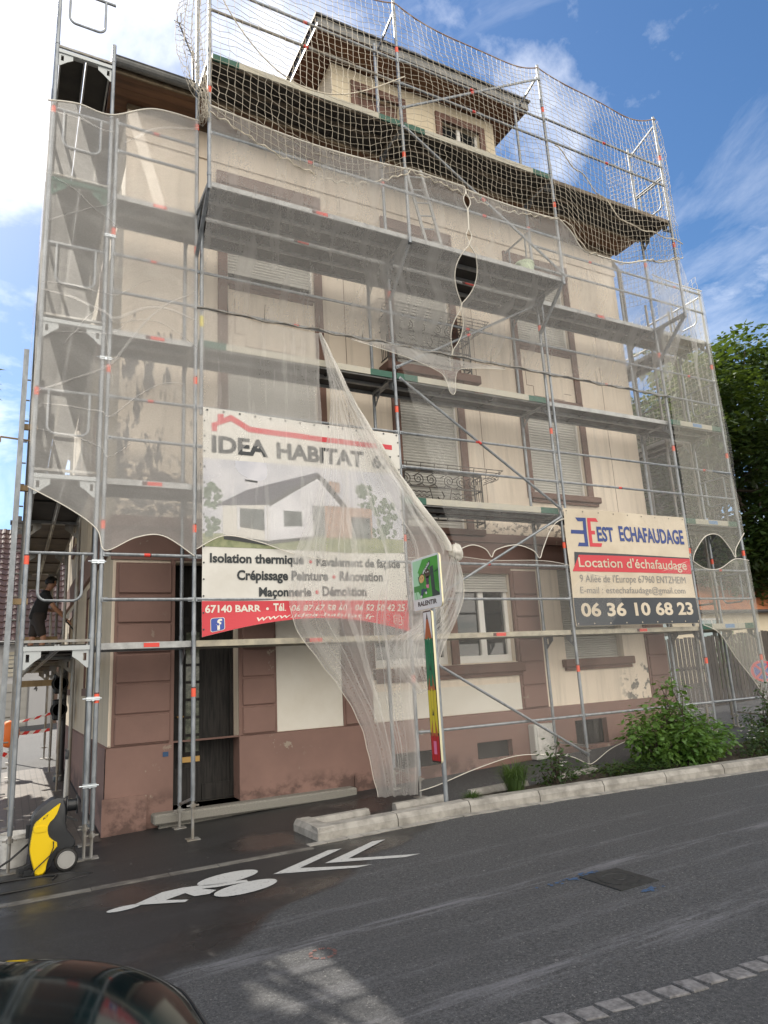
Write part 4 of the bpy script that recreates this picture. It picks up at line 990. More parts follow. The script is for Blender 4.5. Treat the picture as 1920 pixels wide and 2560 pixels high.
# B: upper sheets over the outrigger decks, laced together along an open slit
def slit(z, s):
    b = 0
    for zc, h, w in ((5.66, .42, .21), (6.87, .14, .06), (4.85, .28, .10), (6.25, .10, .045)):
        d = (z - zc) / h
        if abs(d) < 1: b = max(b, w * (1 - d * d))
    return s * (b + .006)
def upper_net(xa, xb, topz, side_):
    def P(u, v):
        zt = topz(xa + (xb - xa) * u); zb = 4.45 + .0 * u; z = zt + (zb - zt) * v
        a, b = xa, xb
        if side_ < 0: b = 4.16 + slit(z, -1) - .05 * (z < 5.0) * (5.0 - z)
        else: a = 4.16 + slit(z, 1) - .05 * (z < 5.0) * (5.0 - z)
        x = a + (b - a) * u
        y = -.79 if z > 5.95 else -.79 + (.79 - .055) * ((5.95 - z) / 1.5) ** .9
        p = Vector((x, y, z)); e = math.sin(math.pi * v) ** .5
        q_ = ruffle(p, .06 * e, 1.0, 3); p.y += q_.y
        return p
    return P
def topz1(x): return 7.12 - .10 * math.sin(math.pi * min(1, max(0, x / L))) + (.02 if x > L else 0)
def topz2(x):
    if x < 6.2: return 7.10 - .04 * math.sin(math.pi * (x - 4.1) / 2.1)
    return curveZ(x)
def curveZ(x):
    Pz = [(6.2, 7.05), (6.7, 6.60), (7.5, 6.60), (8.5, 6.85), (9.3, 7.08)]
    for (a, b), (c, d) in zip(Pz, Pz[1:]):
        if x <= c: t_ = (x - a) / (c - a); t_ = t_ * t_ * (3 - 2 * t_); return b + (d - b) * t_
    return 7.08
B1 = upper_net(0, 4.16, topz1, -1); B2 = upper_net(4.16, 9.21, topz2, 1)
net('white debris net over the outrigger decks left of the laced slit', [(B1, 60, 60)], [(edge(B1, 't'), .014), (edge(B1, 'r'), .009)], 'net')
net('white debris net over the outrigger decks right of the laced slit', [(B2, 70, 60)], [(edge(B2, 't'), .014), (edge(B2, 'l'), .009)], 'net')
# its ragged lower end trailing below the rail by the balcony
P = net_tb(curve([(2.3, -.07, 4.45), (3.2, -.08, 4.47), (4.2, -.09, 4.40), (5.2, -.07, 4.44)]), curve([(2.35, -.07, 4.42), (2.9, -.1, 4.33), (3.3, -.1, 4.27), (3.7, -.12, 4.16), (3.92, -.12, 4.05), (4.02, -.1, 3.80), (4.12, -.1, 3.82), (4.2, -.1, 4.2), (4.6, -.08, 4.32), (5.2, -.07, 4.40)]), 1, 1, .05, 3, 2)
net('ragged end of debris net hanging in front of the upper balcony slab', [(P, 70, 8)], [(edge(P, 'b', 90), .005)], 'net_fold')
# C: second bay, over the top of the large banner
top = curve([(0.0, YN, 4.48), (.9, YN, 4.44), (1.78, YN - .02, 4.42)]); bot = curve([(0, YN - .05, 1.12), (.35, YN - .07, 1.30), (.8, YN - .07, 1.24), (1.25, YN - .08, 1.10), (1.75, YN - .08, 1.02)])
P = net_tb(top, bot, 1, 1, .05, 1.4, 8)
net('white debris net across the top half of the large builder banner', [(P, 40, 50)], [(edge(P, 'b'), .006)], 'net_low')
# gathered sheet pulled from the rail to the knot beside the road sign and down to the ground
Lf = curve([(1.78, -.07, 4.42), (1.84, -.14, 3.9), (1.86, -.2, 3.2), (1.60, -.22, 1.9), (1.24, -.2, .95), (1.27, -.16, .18), (1.88, -.17, -.70), (2.24, -.17, -1.48), (2.36, -.16, -2.08)])
Rt = curve([(1.80, -.07, 4.42), (2.21, -.13, 3.48), (2.70, -.18, 2.61), (3.19, -.22, 1.87), (3.66, -.25, 1.16), (3.35, -.22, .2), (3.0, -.2, -.7), (2.98, -.18, -1.5), (2.95, -.15, -2.12)])
def Pc(u, v):
    a, b = Lf(v), Rt(v); p = a.lerp(b, u); w = (b - a).length
    e = math.sin(math.pi * u) ** .6 if 0 < u < 1 else 0
    p.y += -.05 * e * w + .045 * min(1, w) * mnoise.noise((u * 11, v * 1.6, 8.3)) + .02 * mnoise.noise((u * 9, v * 7, 1.3))
    ed = max(0, 1 - u / .12) + max(0, 1 - (1 - u) / .12); k_ = min(1, max(0, v - .35) * 3)
    p.x += ed * k_ * (.05 * mnoise.noise((v * 9, u, 7.7)) + .03 * mnoise.noise((v * 27, u, 1.7))); p.y += .05 * mnoise.noise((u * 5, v * 11, 9.1)) * min(1, w)
    if v > .9: p.z += .04 * mnoise.noise((u * 12, v * 8, 4)) * (v - .9) * 10
    return p
Lh = curve([(3.68, -.27, 1.12), (3.5, -.26, .7), (3.0, -.24, .1), (2.55, -.22, -.1), (2.62, -.22, -.44), (3.02, -.22, -.83)])
Rh = curve([(3.74, -.27, 1.12), (3.84, -.28, .9), (3.84, -.28, .5), (3.64, -.27, .1), (3.42, -.25, -.25), (3.25, -.22, -.75)])
def Pd(u, v):
    a, b = Lh(v), Rh(v); p = a.lerp(b, u); w = (b - a).length
    p.y += .06 * min(1, w * 1.5) * mnoise.noise((u * 8, v * 2, 3.1)) + .03 * mnoise.noise((u * 7, v * 6, 2.2)); return p
def Pk(u, v):                                                                 # the knot itself
    a, b = u * 2 * math.pi, v * math.pi; r_ = .105 * (1 + .45 * mnoise.noise((math.cos(a) * 2.1, math.sin(a) * 2.1, v * 5)))
    return Vector((3.78 + r_ * math.sin(b) * math.cos(a), -.26 + r_ * math.sin(b) * math.sin(a), 1.16 + r_ * 1.15 * math.cos(b)))
def Prope(u, v):                                                              # twisted edge between rail and knot
    p = Rt(v * .522); a = u * 2 * math.pi; r_ = .012 + .055 * v + .02 * math.sin(v * 20 + 3 * a)
    return p + Vector((math.cos(a) * r_, math.sin(a) * r_ - .02, .3 * r_ * math.sin(a)))
gn = net('white debris net gathered into a knot beside the road sign and trailing to the pavement', [(Pc, 150, 90), (Pd, 70, 40)], [([Pc(0, .60 + .4 * i / 90) for i in range(91)], .004), ([Rh(i / 40) for i in range(41)], .004)], 'net_fold')
mb = MB(); mb.grid(Pk, 28, 18, uv=True); mb.grid(Prope, 10, 50, uv=True); build('knot', mb, M['net_knot'], gn, True)
# creases where the cloth lies doubled: narrow folds standing off the sheet
def fold(root, P, ua, ub, va, vb, w, n=40, off=-.012, wob=.01, seed=0):
    pts = []
    for i in range(n + 1):
        t = i / n; p = Vector(P(ua + (ub - ua) * t + wob * mnoise.noise((t * 4, seed, 0)), va + (vb - va) * t)); p.y += off; pts.append(p)
    v = []
    for i, p in enumerate(pts):
        d = (pts[min(n, i + 1)] - pts[max(0, i - 1)]).normalized(); s_ = d.cross(Vector((0, 1, 0))).normalized(); t = i / n
        ww = w * (.35 + .65 * math.sin(math.pi * min(1, t * .9 + .05))) * (1 + .5 * mnoise.noise((t * 7, seed, 3))); v += [p - s_ * ww, p + Vector((0, -.012, 0)), p + s_ * ww]
    mb = MB(); mb.add(v, [(3 * i, 3 * i + 1, 3 * i + 4, 3 * i + 3) for i in range(n)] + [(3 * i + 1, 3 * i + 2, 3 * i + 5, 3 * i + 4) for i in range(n)]); build('fold', mb, M['net_double'], root, True)
M['net_double'] = net_mat('debris_netting_doubled', .27, .3, 30, 3, seed=5)
mb = MB()
for i, (ua, va, ub, vb, w) in enumerate(((.02, .78, 1, .42, .016), (.05, .80, .9, .66, .012), (.02, .52, .98, .50, .022), (.02, .50, .7, .44, .010), (.4, .51, 1, .56, .010), (.0, .20, .5, .30, .008), (.1, .62, .6, .52, .010), (.04, .86, .62, .80, .008), (.5, .08, 1, .02, .02), (.0, .03, .42, .05, .018), (.05, .34, .45, .22, .008), (.35, .50, .15, .64, .009), (.35, .50, .5, .66, .009))): fold(na, NAP, ua, ub, va, vb, w, 36, -.012, .02, 40 + i)
mb = MB()
for i, (ua, ub, va, vb, w) in enumerate(((.05, .16, .0, .97, .009), (.20, .27, .0, .62, .014), (.30, .36, .30, .80, .045), (.33, .24, .05, .97, .008), (.46, .60, .0, .93, .022), (.58, .50, .12, .97, .010), (.66, .78, .0, .75, .013), (.76, .70, .2, .97, .008), (.86, .90, .0, .55, .040), (.93, .95, .0, .53, .030), (.80, .97, .1, .5, .016), (.12, .30, .45, .98, .010), (.40, .34, .55, .97, .016))): fold(gn, Pc, ua, ub, va, vb, w, 50, -.014 - .002 * i, .05, i)
for i, (ua, ub, w) in enumerate(((.1, .2, .014), (.28, .3, .022), (.45, .5, .012), (.6, .66, .020), (.78, .76, .012), (.9, .9, .018))): fold(gn, Pd, ua, ub, .02, .97, w, 30, -.014 - .002 * i, .03, 20 + i)
# D: foot of the scaffold, tied along the lower rail and lifted off the ground in bows
top = curve([(3.08, YN, 1.10), (3.95, YN, 1.14), (4.58, YN, 1.10), (5.54, YN, 1.12), (6.12, YN, 1.06), (6.86, YN - .02, .88), (7.98, YN - .02, .92), (9.15, YN, 1.22)])
bot = curve([(3.02, -.06, -2.10), (3.3, -.1, -2.05), (3.9, -.16, -1.90), (4.6, -.16, -1.80), (5.2, -.14, -1.84), (5.7, -.1, -1.92), (6.05, -.07, -2.06), (6.2, -.07, -2.05), (6.7, -.08, -1.85), (7.6, -.08, -1.75), (9.15, -.06, -1.85)])
P = net_tb(top, bot, 1, 1, .05, .9, 14)
net('white debris net round the foot of the right bays, below the scalloped rail', [(P, 90, 40)], [(edge(P, 't', 120), .004), (edge(P, 'b', 120), .006)], 'net_foot')
# E: middle bays, scalloped along the bottom
bp = [(3.92, 1.19), (4.03, 1.27), (4.25, 1.33), (4.48, 1.27), (4.58, 1.15), (4.68, 1.27), (5.08, 1.36), (5.42, 1.28), (5.54, 1.16), (5.63, 1.32), (5.85, 1.66), (6.13, 1.84), (6.9, 1.97), (7.6, 1.88), (8.3, 1.70), (8.9, 1.46), (9.17, 1.28)]
bot = curve([(x, YN, z) for x, z in bp]); top = lerp_curve([(3.1, YN, 4.44), (9.2, YN, 4.44)])
def Pe(u, v): p = top(u).lerp(bot(u), v); return p + ruffle(p, .03 * math.sin(math.pi * v), 1, 5)
net('thin debris net over the middle bays, scalloped along its lower hem', [(Pe, 110, 30)], [([bot(i / 140) for i in range(141)], .008)], 'net_light')
# F: last bay and return
top = curve([(9.18, YN - .1, 7.10), (9.9, YN - .02, 7.12), (10.80, YN, 7.14)]); bot = curve([(9.2, YN, 1.20), (9.28, YN - .02, 1.38), (9.62, YN - .03, 1.68), (10.0, YN - .03, 1.72), (10.32, YN, 1.48), (10.44, YN, 1.30), (10.5, YN, 1.48), (10.83, YN, 1.80)])
P = net_tb(top, bot, 1, 1, .05, 1, 21)
t2 = curve([(9.2, YN, 1.20), (9.5, YN - .02, 1.06), (9.9, YN - .02, 1.07), (10.42, YN, 1.27), (10.83, YN, 1.25)]); b2 = curve([(9.22, YN, .02), (9.6, YN - .02, -.15), (9.95, YN - .02, -.6), (10.4, YN - .02, -1.1), (10.83, YN, -1.75)])
Pq = net_tb(t2, b2, 1, 1, .04, 1, 23)
net('greyish debris net over the last bay at the right, with an eye shaped gap', [(P, 40, 60), (Pq, 40, 30)], [(edge(P, 't'), .012), ([bot(i / 60) for i in range(61)], .009), ([t2(i / 60) for i in range(61)], .008), (edge(Pq, 'b'), .006)], 'net_right')
P = net_tb(lerp_curve([(10.84, -.05, 7.1), (10.86, 6.9, 7.0)]), lerp_curve([(10.84, -.05, -1.9), (10.86, 6.9, -1.9)]), 1, 1, .07, .8, 31)
net('debris net closing the far right side of the scaffold', [(P, 30, 40)], [], 'net_light')
P = net_tb(curve([(9.35, -.70, 7.2), (9.9, -.4, 7.0), (10.3, -.1, 6.7)]), curve([(9.9, -.3, 6.1), (10.1, -.1, 5.2), (10.3, -.02, 4.5)]), 1, 1, .08, 2, 33)
net('tail of debris net twisted down from the top corner of the last bay', [(P, 14, 24)], [], 'net_fold')

# ------------------------------------------------------------------ knotted safety nets of the top lift
def cordnet(P, nu, nv, r, seed, drop=0):
    """square mesh net as real cords over the surface P(u, v); every cord wanders a little"""
    rr = random.Random(seed); pts = {}
    for j in range(nv + 1):
        for i in range(nu + 1):
            p = Vector(P(i / nu, j / nv)); p += Vector((rr.gauss(0, .008), rr.gauss(0, .008), rr.gauss(0, .008))); pts[i, j] = p
    mb = MB()
    for i in range(nu + 1): mb.path([pts[i, j] for j in range(nv + 1)], r, 3)
    for j in range(nv + 1): mb.path([pts[i, j] for i in range(nu + 1)], r, 3)
    return mb
def sag_top(x):
    for a, b in zip(PX[1:], PX[2:]):
        if a <= x <= b or b == PX[4]:
            u = (x - a) / (b - a)
            if 0 <= u <= 1: return 10.34 - .42 * 4 * u * (1 - u) * (.55 + .45 * u)
    return 10.34
def low(x):
    if x < L: return 7.02 - .50 * math.sin(math.pi * x / L)
    if x < 2 * L: return 7.06 - .10 * math.sin(math.pi * (x - L) / L)
    return curveZ(x)
def Pn(u, v):
    x = 9.24 * u; zt, zb = sag_top(min(x, 9.2)), low(x); z = zt + (zb - zt) * v
    near = min(abs(x - c) for c in PX[1:5]); g_ = math.exp(-(near / .22) ** 2)
    y = -.80 - .10 * math.sin(math.pi * v) * (1 - g_) + .05 * math.sin(x * 2.3 + v * 3)
    return (x + .06 * mnoise.noise((x * .7, v * 2.2, 0)), y, z + .10 * mnoise.noise((x * .6, v * 2, 5)) * (1 - g_) * math.sin(math.pi * v))
mb = cordnet(Pn, 88, 32, .0037, 1)
sn = build('safety_net', mb, M['rope'], None, True, 'square mesh safety net of pale cord along the front of the top deck', 'net', 'cord safety nets')
mb = MB(); mb.path([Vector(Pn(i / 200, 0)) + Vector((0, 0, .01)) for i in range(201)], .011, 5)
build('border_rope', mb, M['rope_brown'], sn, True)
mb = MB(); mb.path([Vector(Pn(i / 200, 1)) + Vector((0, 0, .0)) + Vector((0, .02 * math.sin(i), .02 * math.sin(i * 1.7))) for i in range(201)], .009, 5)
rp = [(.02, -.83, 9.2)] 
for k in range(41):
    x = .1 + 3.0 * k / 40; rp.append((x, -.86, 9.05 - 1.05 * math.sin(math.pi * (k / 40) ** .8) - .25 * (k / 40)))
mb.path(rp[1:], .009, 5)
mb.path([(6.2 + 1.6 * k / 20, -.86, 8.6 - 1.2 * (k / 20) + .06 * math.sin(k)) for k in range(21)] + [(7.8 + 1.5 * k / 12, -.86, 7.42 + .03 * math.sin(k * 1.4)) for k in range(1, 13)], .011, 5)
build('lashing', mb, M['rope'], sn, True)
def Pl(u, v):                                                                  # bunched at the left post
    z = 9.9 - 3.0 * v + .1 * mnoise.noise((u * 4, v * 5, 1)); w = .25 + .75 * math.sin(math.pi * min(1, v * 1.15)) ** .8
    return (-.02 - .36 * w * u + .03 * math.sin(u * 25), -.80 + .5 * u * w + .05 * math.sin(u * 19 + v * 8), z)
mb = cordnet(Pl, 16, 30, .0037, 2)
build('safety_net', mb, M['rope'], None, True, 'end of cord net bunched round the leftmost upper post', 'net', 'cord safety nets')
def Pr(u, v):
    z = 10.30 - .2 * math.sin(math.pi * u) - 3.5 * v; return (9.26 + .06 * math.sin(v * 5), -.80 + 1.5 * u, z)
mb = cordnet(Pr, 16, 34, .0037, 3)
build('safety_net', mb, M['rope'], None, True, 'cord net turning back round the right end of the top deck', 'net', 'cord safety nets')
def Pb(u, v): return (10.90 + .05 * math.sin(u * 9), 0.1 + 6.6 * u, 7.6 - 3.2 * v - .15 * math.sin(math.pi * u * 2))
mb = cordnet(Pb, 60, 30, .0037, 4)
build('safety_net', mb, M['rope'], None, True, 'cord net on the far side of the right hand return scaffold', 'net', 'cord safety nets')
# dark cable ties and the rope along the rail where two nets meet
mb = MB(); mb.path([(0 + 9.2 * k / 120, -.075 + .01 * math.sin(k), 4.47 + .015 * math.sin(k * .9) + .012 * math.sin(k * .37)) for k in range(121)], .013, 5)
rr = random.Random(5)
for x in (.42, .95, 1.78, 2.5, 4.9, 5.3, 7.3, 8.5): mb.path([(x, -.09, 4.47), (x - .01, -.12, 4.56), (x - .02 + rr.uniform(-.03, .03), -.13, 4.68)], .005, 4)
build('lacing_rope', mb, M['galv_old'], None, True, 'dark rope lacing two nets together along the rail at balcony height', 'rope', None)
# ------------------------------------------------------------------ printed banners
def pm(name, c, rough=.55): M[name] = plain(name, c, rough)
for n_, c_ in (('print_red', (.52, .035, .05)), ('print_ink', (.022, .028, .032)), ('print_sky', (.52, .52, .56)), ('print_wall', (.66, .66, .69)), ('print_wall2', (.60, .58, .54)), ('print_roof', (.075, .075, .10)), ('print_roof2', (.055, .058, .06)),
               ('print_glass', (.10, .12, .12)), ('print_tree', (.15, .20, .15)), ('print_lawn', (.26, .28, .15)), ('print_brick', (.40, .28, .22)), ('print_blue', (.018, .045, .20)), ('print_fb', (.03, .065, .30)), ('print_grey', (.20, .20, .20)), ('print_black', (.028, .035, .045)), ('eyelet', (.05, .05, .05))): pm(n_, c_)
M['print_sky'] = plain('print_sky', (.56, .56, .60), .55, 0, (.44, .45, .50), 2.2); M['print_lawn'] = plain('print_lawn', (.27, .29, .16), .55, 0, (.17, .20, .10), 9); M['print_tree'] = plain('print_tree', (.16, .21, .15), .55, 0, (.06, .09, .06), 22)
M['print_roof'] = plain('print_roof', (.085, .085, .115), .55, 0, (.05, .05, .07), 14, stretch=(.3, 1, 3)); M['print_brick'] = plain('print_brick', (.40, .28, .22), .55, 0, (.30, .21, .17), 12); M['print_glass'] = plain('print_glass', (.13, .15, .15), .55, 0, (.05, .06, .06), 9); M['print_wall'] = plain('print_wall', (.64, .64, .67), .55, 0, (.52, .52, .56), 3)
M['vinyl'] = plain('vinyl_banner', (.62, .61, .57), .55, 0, (.52, .50, .45), 1.6, .45, .72)
M['vinyl_beige'] = plain('dusty_vinyl_banner', (.58, .51, .40), .6, 0, (.48, .41, .31), 2.0, .4, .7)
def circ(P, x, z, r, mb, mi, n=16): mb.poly([P(x + r * math.cos(2 * math.pi * k / n), z + r * math.sin(2 * math.pi * k / n)) for k in range(n)], mi)
def banner_surface(y0, x0, x1, bend):
    def S(x, z, l=0): 
        zz_ = bend(x, z); return (x, y0 - .0016 * l + .016 * math.sin(x * 2.1 + z * 1.3) + .009 * math.sin(z * 5 - x) + .006 * math.sin(x * 9 + 4 * z) * math.exp(-abs(z - 2.9) * 1.5) - (.05 * max(0, .34 - z) / .34 * math.sin(math.pi * (x - x0) / (x1 - x0)) if bend is not flatb else 0), zz_)
    return S
def flatb(x, z): return z
def bendI(x, z):
    if z > .36: return z
    u = min(1, max(0, (x - .08) / 2.94)); zb = .03 + .21 * math.sin(math.pi * u ** 1.05) ** .9
    return zb + (z - .03) / .33 * (.36 - zb)
S = banner_surface(-.062, .08, 3.03, bendI)
mats = ['vinyl', 'print_red', 'print_ink', 'print_sky', 'print_wall', 'print_roof', 'print_glass', 'print_tree', 'print_lawn', 'print_brick', 'print_fb', 'panel_white', 'print_roof2', 'print_wall2', 'print_grey']
K = {n_: i for i, n_ in enumerate(mats)}
mb = MB(); mb.grid(lambda u, v: S(.085 + 2.94 * u, 2.99 + .05 * (1 - u) - (2.96 + .05 * (1 - u)) * v), 60, 70)
def PQ(pts, mat, l, sub=1):
    """print a polygon, cut into strips so that it follows the cloth"""
    bmx = bmesh.new(); vs_ = [bmx.verts.new((a, 0, b)) for a, b in pts]; bmx.faces.new(vs_)
    for ax in (0, 2):
        lo = min(p[0 if ax == 0 else 1] for p in pts); hi = max(p[0 if ax == 0 else 1] for p in pts); n = int((hi - lo) / (.3 if lo > .5 or ax == 0 and hi - lo < 1 else .05 if ax == 2 else .15))
        for k in range(1, n + 1):
            co = [0, 0, 0]; no = [0, 0, 0]; co[ax] = lo + (hi - lo) * k / (n + 1); no[ax] = 1
            bmesh.ops.bisect_plane(bmx, geom=bmx.verts[:] + bmx.edges[:] + bmx.faces[:], plane_co=co, plane_no=no)
    bmx.verts.index_update(); mb.add([S(v.co.x, v.co.z, l) for v in bmx.verts], [tuple(v.index for v in f.verts) for f in bmx.faces], K[mat]); bmx.free()
def T(s, x0, x1, z0, z1, mat, bold=.0, shear=0, l=4): text(mb, s, lambda a, b: S(a, b, l), x0, x1, z0, z1, K[mat], bold, shear)
PQ([(.20, 2.72), (.20, 2.83), (.28, 2.865), (.28, 2.965), (.36, 2.975), (.36, 2.92), (.46, 2.975), (.72, 2.835), (2.90, 2.80), (2.90, 2.725), (.70, 2.755), (.46, 2.885), (.27, 2.80), (.27, 2.72)], 'print_red', 2)
T('IDEA', .20, .96, 2.42, 2.66, 'print_ink', .035); T('HABITAT', 1.09, 2.43, 2.42, 2.655, 'print_ink', .035); T('67', 2.57, 2.88, 2.42, 2.63, 'print_ink', .035)
PQ([(.09, 2.33), (3.01, 2.36), (3.01, 1.18), (.09, 1.18)], 'print_sky', 2)
PQ([(.09, 1.34), (.97, 1.36), (1.8, 1.40), (3.01, 1.36), (3.01, 1.17), (2.2, 1.14), (1.0, 1.16), (.09, 1.17)], 'print_lawn', 3)
rr = random.Random(11)
def ptree(cx, cz, w, h, n):
    for k in range(n):
        a = rr.uniform(0, 6.28); q = rr.random() ** .5; x = cx + w * q * math.cos(a); z = cz + h * q * math.sin(a)
        x = min(2.98, max(.12, x)); r_ = rr.uniform(.02, .055)
        m_ = rr.randint(5, 7); ph = rr.random() * 6
        mb.poly([S(min(3.0, max(.1, x + r_ * rr.uniform(.6, 1.3) * math.cos(ph + 6.283 * i / m_))), z + r_ * rr.uniform(.6, 1.3) * math.sin(ph + 6.283 * i / m_), 3 + .02 * k) for i in range(m_)], K['print_tree'])
ptree(.22, 1.82, .12, .16, 34); ptree(.2, 1.5, .09, .2, 30); ptree(2.42, 1.92, .17, .22, 44); ptree(2.73, 1.72, .18, .24, 44); ptree(2.62, 1.45, .3, .10, 30)
PQ([(1.76, 1.34), (1.76, 1.80), (2.52, 1.80), (2.50, 1.36)], 'print_brick', 5)
PQ([(2.18, 1.35), (2.18, 1.66), (2.48, 1.66), (2.48, 1.36)], 'print_glass', 6)
PQ([(.66, 1.90), (.66, 2.07), (.79, 2.06), (.79, 1.94)], 'print_wall', 4); PQ([(.64, 2.06), (.64, 2.085), (.81, 2.075), (.81, 2.05)], 'print_roof2', 5); PQ([(1.86, 2.0), (1.86, 2.17), (2.03, 2.15), (2.03, 2.0)], 'print_brick', 4)
PQ([(.35, 1.33), (.35, 1.72), (.97, 1.76), (.97, 1.26)], 'print_wall2', 5.5); PQ([(.36, 1.33), (.36, 1.27), (.97, 1.20), (.97, 1.26)], 'print_roof2', 5.6)
PQ([(.97, 1.27), (.97, 1.80), (1.68, 2.23), (2.06, 1.81), (1.60, 1.79), (1.59, 1.35)], 'print_wall', 5.8); PQ([(.97, 1.27), (1.59, 1.35), (1.59, 1.32), (.97, 1.22)], 'print_roof2', 5.9)
PQ([(.25, 1.71), (.66, 1.94), (1.68, 2.27), (1.71, 2.24), (.98, 1.80), (.93, 1.755)], 'print_roof', 6.4); PQ([(.93, 1.735), (.95, 1.80), (1.70, 2.25), (1.70, 2.195), (.98, 1.74)], 'print_roof2', 6.8); PQ([(1.68, 2.27), (1.82, 2.17), (2.14, 1.80), (2.04, 1.80), (1.68, 2.19)], 'print_roof2', 6.9)
PQ([(.57, 1.44), (.57, 1.69), (.90, 1.69), (.90, 1.40)], 'print_glass', 7); PQ([(1.17, 1.47), (1.17, 1.69), (1.43, 1.69), (1.43, 1.485)], 'print_glass', 7); PQ([(1.59, 1.35), (1.59, 1.785), (1.77, 1.785), (1.77, 1.36)], 'print_glass', 7)
for a, b, c, d in ((.535, .57, 1.40, 1.72), (.90, .935, 1.28, 1.74), (.945, .965, 1.26, 1.76)): PQ([(a, c), (a, d), (b, d), (b, c)], 'print_wall', 7.2)
T('Isolation thermique', .18, 1.44, .925, 1.085, 'print_ink', .035); circ(lambda a, b: S(a, b, 4), 1.535, 1.0, .024, mb, K['print_red']); T('Ravalement de fa\u00e7ade', 1.62, 2.94, .915, 1.07, 'print_ink', .032)
T('Cr\u00e9pissage Peinture', .53, 1.79, .705, .875, 'print_ink', .035); circ(lambda a, b: S(a, b, 4), 1.875, .80, .024, mb, K['print_red']); T('R\u00e9novation', 1.96, 2.64, .745, .88, 'print_ink', .032)
T('Ma\u00e7onnerie', .82, 1.54, .505, .655, 'print_ink', .035); circ(lambda a, b: S(a, b, 4), 1.62, .59, .026, mb, K['print_red']); T('D\u00e9molition', 1.70, 2.36, .535, .67, 'print_ink', .032)
PQ([(.086, .478), (3.02, .478), (3.02, .032), (.086, .032)], 'print_red', 2)
T('67140 BARR', .125, .845, .325, .43, 'panel_white', .03); circ(lambda a, b: S(a, b, 4), .93, .375, .018, mb, K['panel_white']); T('T\u00e9l.', 1.01, 1.18, .325, .445, 'panel_white', .03); T('06 87 67 58 60 - 06 52 50 42 25', 1.25, 2.97, .315, .425, 'panel_white', .02, .25)
T('www.idea-habitat.fr', .78, 2.45, .10, .235, 'panel_white', .005, .25)
def rr_box(x0, x1, z0, z1, r_, l, mat, P=None):
    pts = []
    for cx, cz, a0 in ((x1 - r_, z1 - r_, 0), (x0 + r_, z1 - r_, 90), (x0 + r_, z0 + r_, 180), (x1 - r_, z0 + r_, 270)):
        for k in range(5): a = R(a0 + k * 22.5); pts.append((cx + r_ * math.cos(a), cz + r_ * math.sin(a)))
    mb.poly([(P or S)(a, b, l) for a, b in pts], K[mat])
rr_box(.19, .37, .06, .255, .03, 4, 'panel_white'); rr_box(.197, .363, .067, .248, .026, 5, 'print_fb'); T('f', .26, .335, .075, .235, 'panel_white', .03, 0, 6)
rr_box(2.76, 2.90, .09, .25, .03, 4, 'panel_white'); rr_box(2.772, 2.888, .103, .237, .024, 5, 'print_red'); circ(lambda a, b: S(a, b, 6), 2.83, .17, .036, mb, K['panel_white']); circ(lambda a, b: S(a, b, 7), 2.83, .17, .025, mb, K['print_red'])
for k in range(14):
    x = .14 + k * 2.85 / 13; circ(lambda a, b: S(a, b, 5), x, 2.965 + .04 * (1 - k / 13), .014, mb, K['print_ink'], 8)
for k in range(14): circ(lambda a, b: S(a, b, 5), .105, .12 + k * .21, .012, mb, K['print_ink'], 8); circ(lambda a, b: S(a, b, 5), 3.005, .12 + k * .21, .012, mb, K['print_ink'], 8)
build('banner', mb, [M[n_] for n_ in mats], None, False, 'large white and red builder banner with a house picture, tied to the second bay', 'banner', 'advertising banners')
S = banner_surface(-.070, 6.14, 9.14, flatb)
mats = ['vinyl_beige', 'print_red', 'print_black', 'print_blue', 'print_grey', 'eyelet']; K = {n_: i for i, n_ in enumerate(mats)}
mb = MB(); mb.grid(lambda u, v: S(6.15 + 2.97 * u, 2.03 - 1.98 * v), 50, 40)
for pts, m_ in (([(6.39, 1.88), (6.62, 1.885), (6.62, 1.825), (6.44, 1.815)], 'print_blue'), ([(6.55, 1.83), (6.62, 1.83), (6.62, 1.40), (6.55, 1.40)], 'print_blue'), ([(6.28, 1.665), (6.62, 1.665), (6.62, 1.60), (6.27, 1.60)], 'print_blue'), ([(6.42, 1.45), (6.62, 1.45), (6.62, 1.385), (6.39, 1.385)], 'print_blue'),
                ([(6.65, 1.885), (6.85, 1.89), (6.90, 1.825), (6.65, 1.825)], 'print_red'), ([(6.65, 1.83), (6.72, 1.83), (6.72, 1.40), (6.65, 1.40)], 'print_red'), ([(6.65, 1.665), (6.80, 1.665), (6.80, 1.60), (6.65, 1.60)], 'print_red'), ([(6.65, 1.45), (6.93, 1.45), (6.90, 1.385), (6.65, 1.385)], 'print_red')): PQ(pts, m_, 2)
T('EST', 6.84, 7.22, 1.48, 1.745, 'print_blue', .03); T('ECHAFAUDAGE', 7.36, 9.02, 1.50, 1.78, 'print_blue', .03)
PQ([(6.29, 1.285), (9.10, 1.255), (9.10, 1.235), (6.38, 1.235), (6.26, 1.05)], 'print_black', 2); PQ([(6.38, 1.237), (9.11, 1.237), (9.11, .955), (6.20, .955)], 'print_red', 3)
T("Location d'\u00e9chafaudage", 6.35, 9.0, .975, 1.20, 'vinyl_beige', .012, 0, 5)
T("9 All\u00e9e de l'Europe 67960 ENTZHEIM", 6.34, 8.92, .735, .905, 'print_grey', -.004); T('E-mail : estechafaudage@gmail.com', 6.33, 8.86, .555, .705, 'print_grey', -.004)
PQ([(6.16, .515), (9.11, .515), (9.11, .055), (6.16, .055)], 'print_black', 2); T('06 36 10 68 23', 6.30, 8.97, .20, .435, 'vinyl_beige', .03)
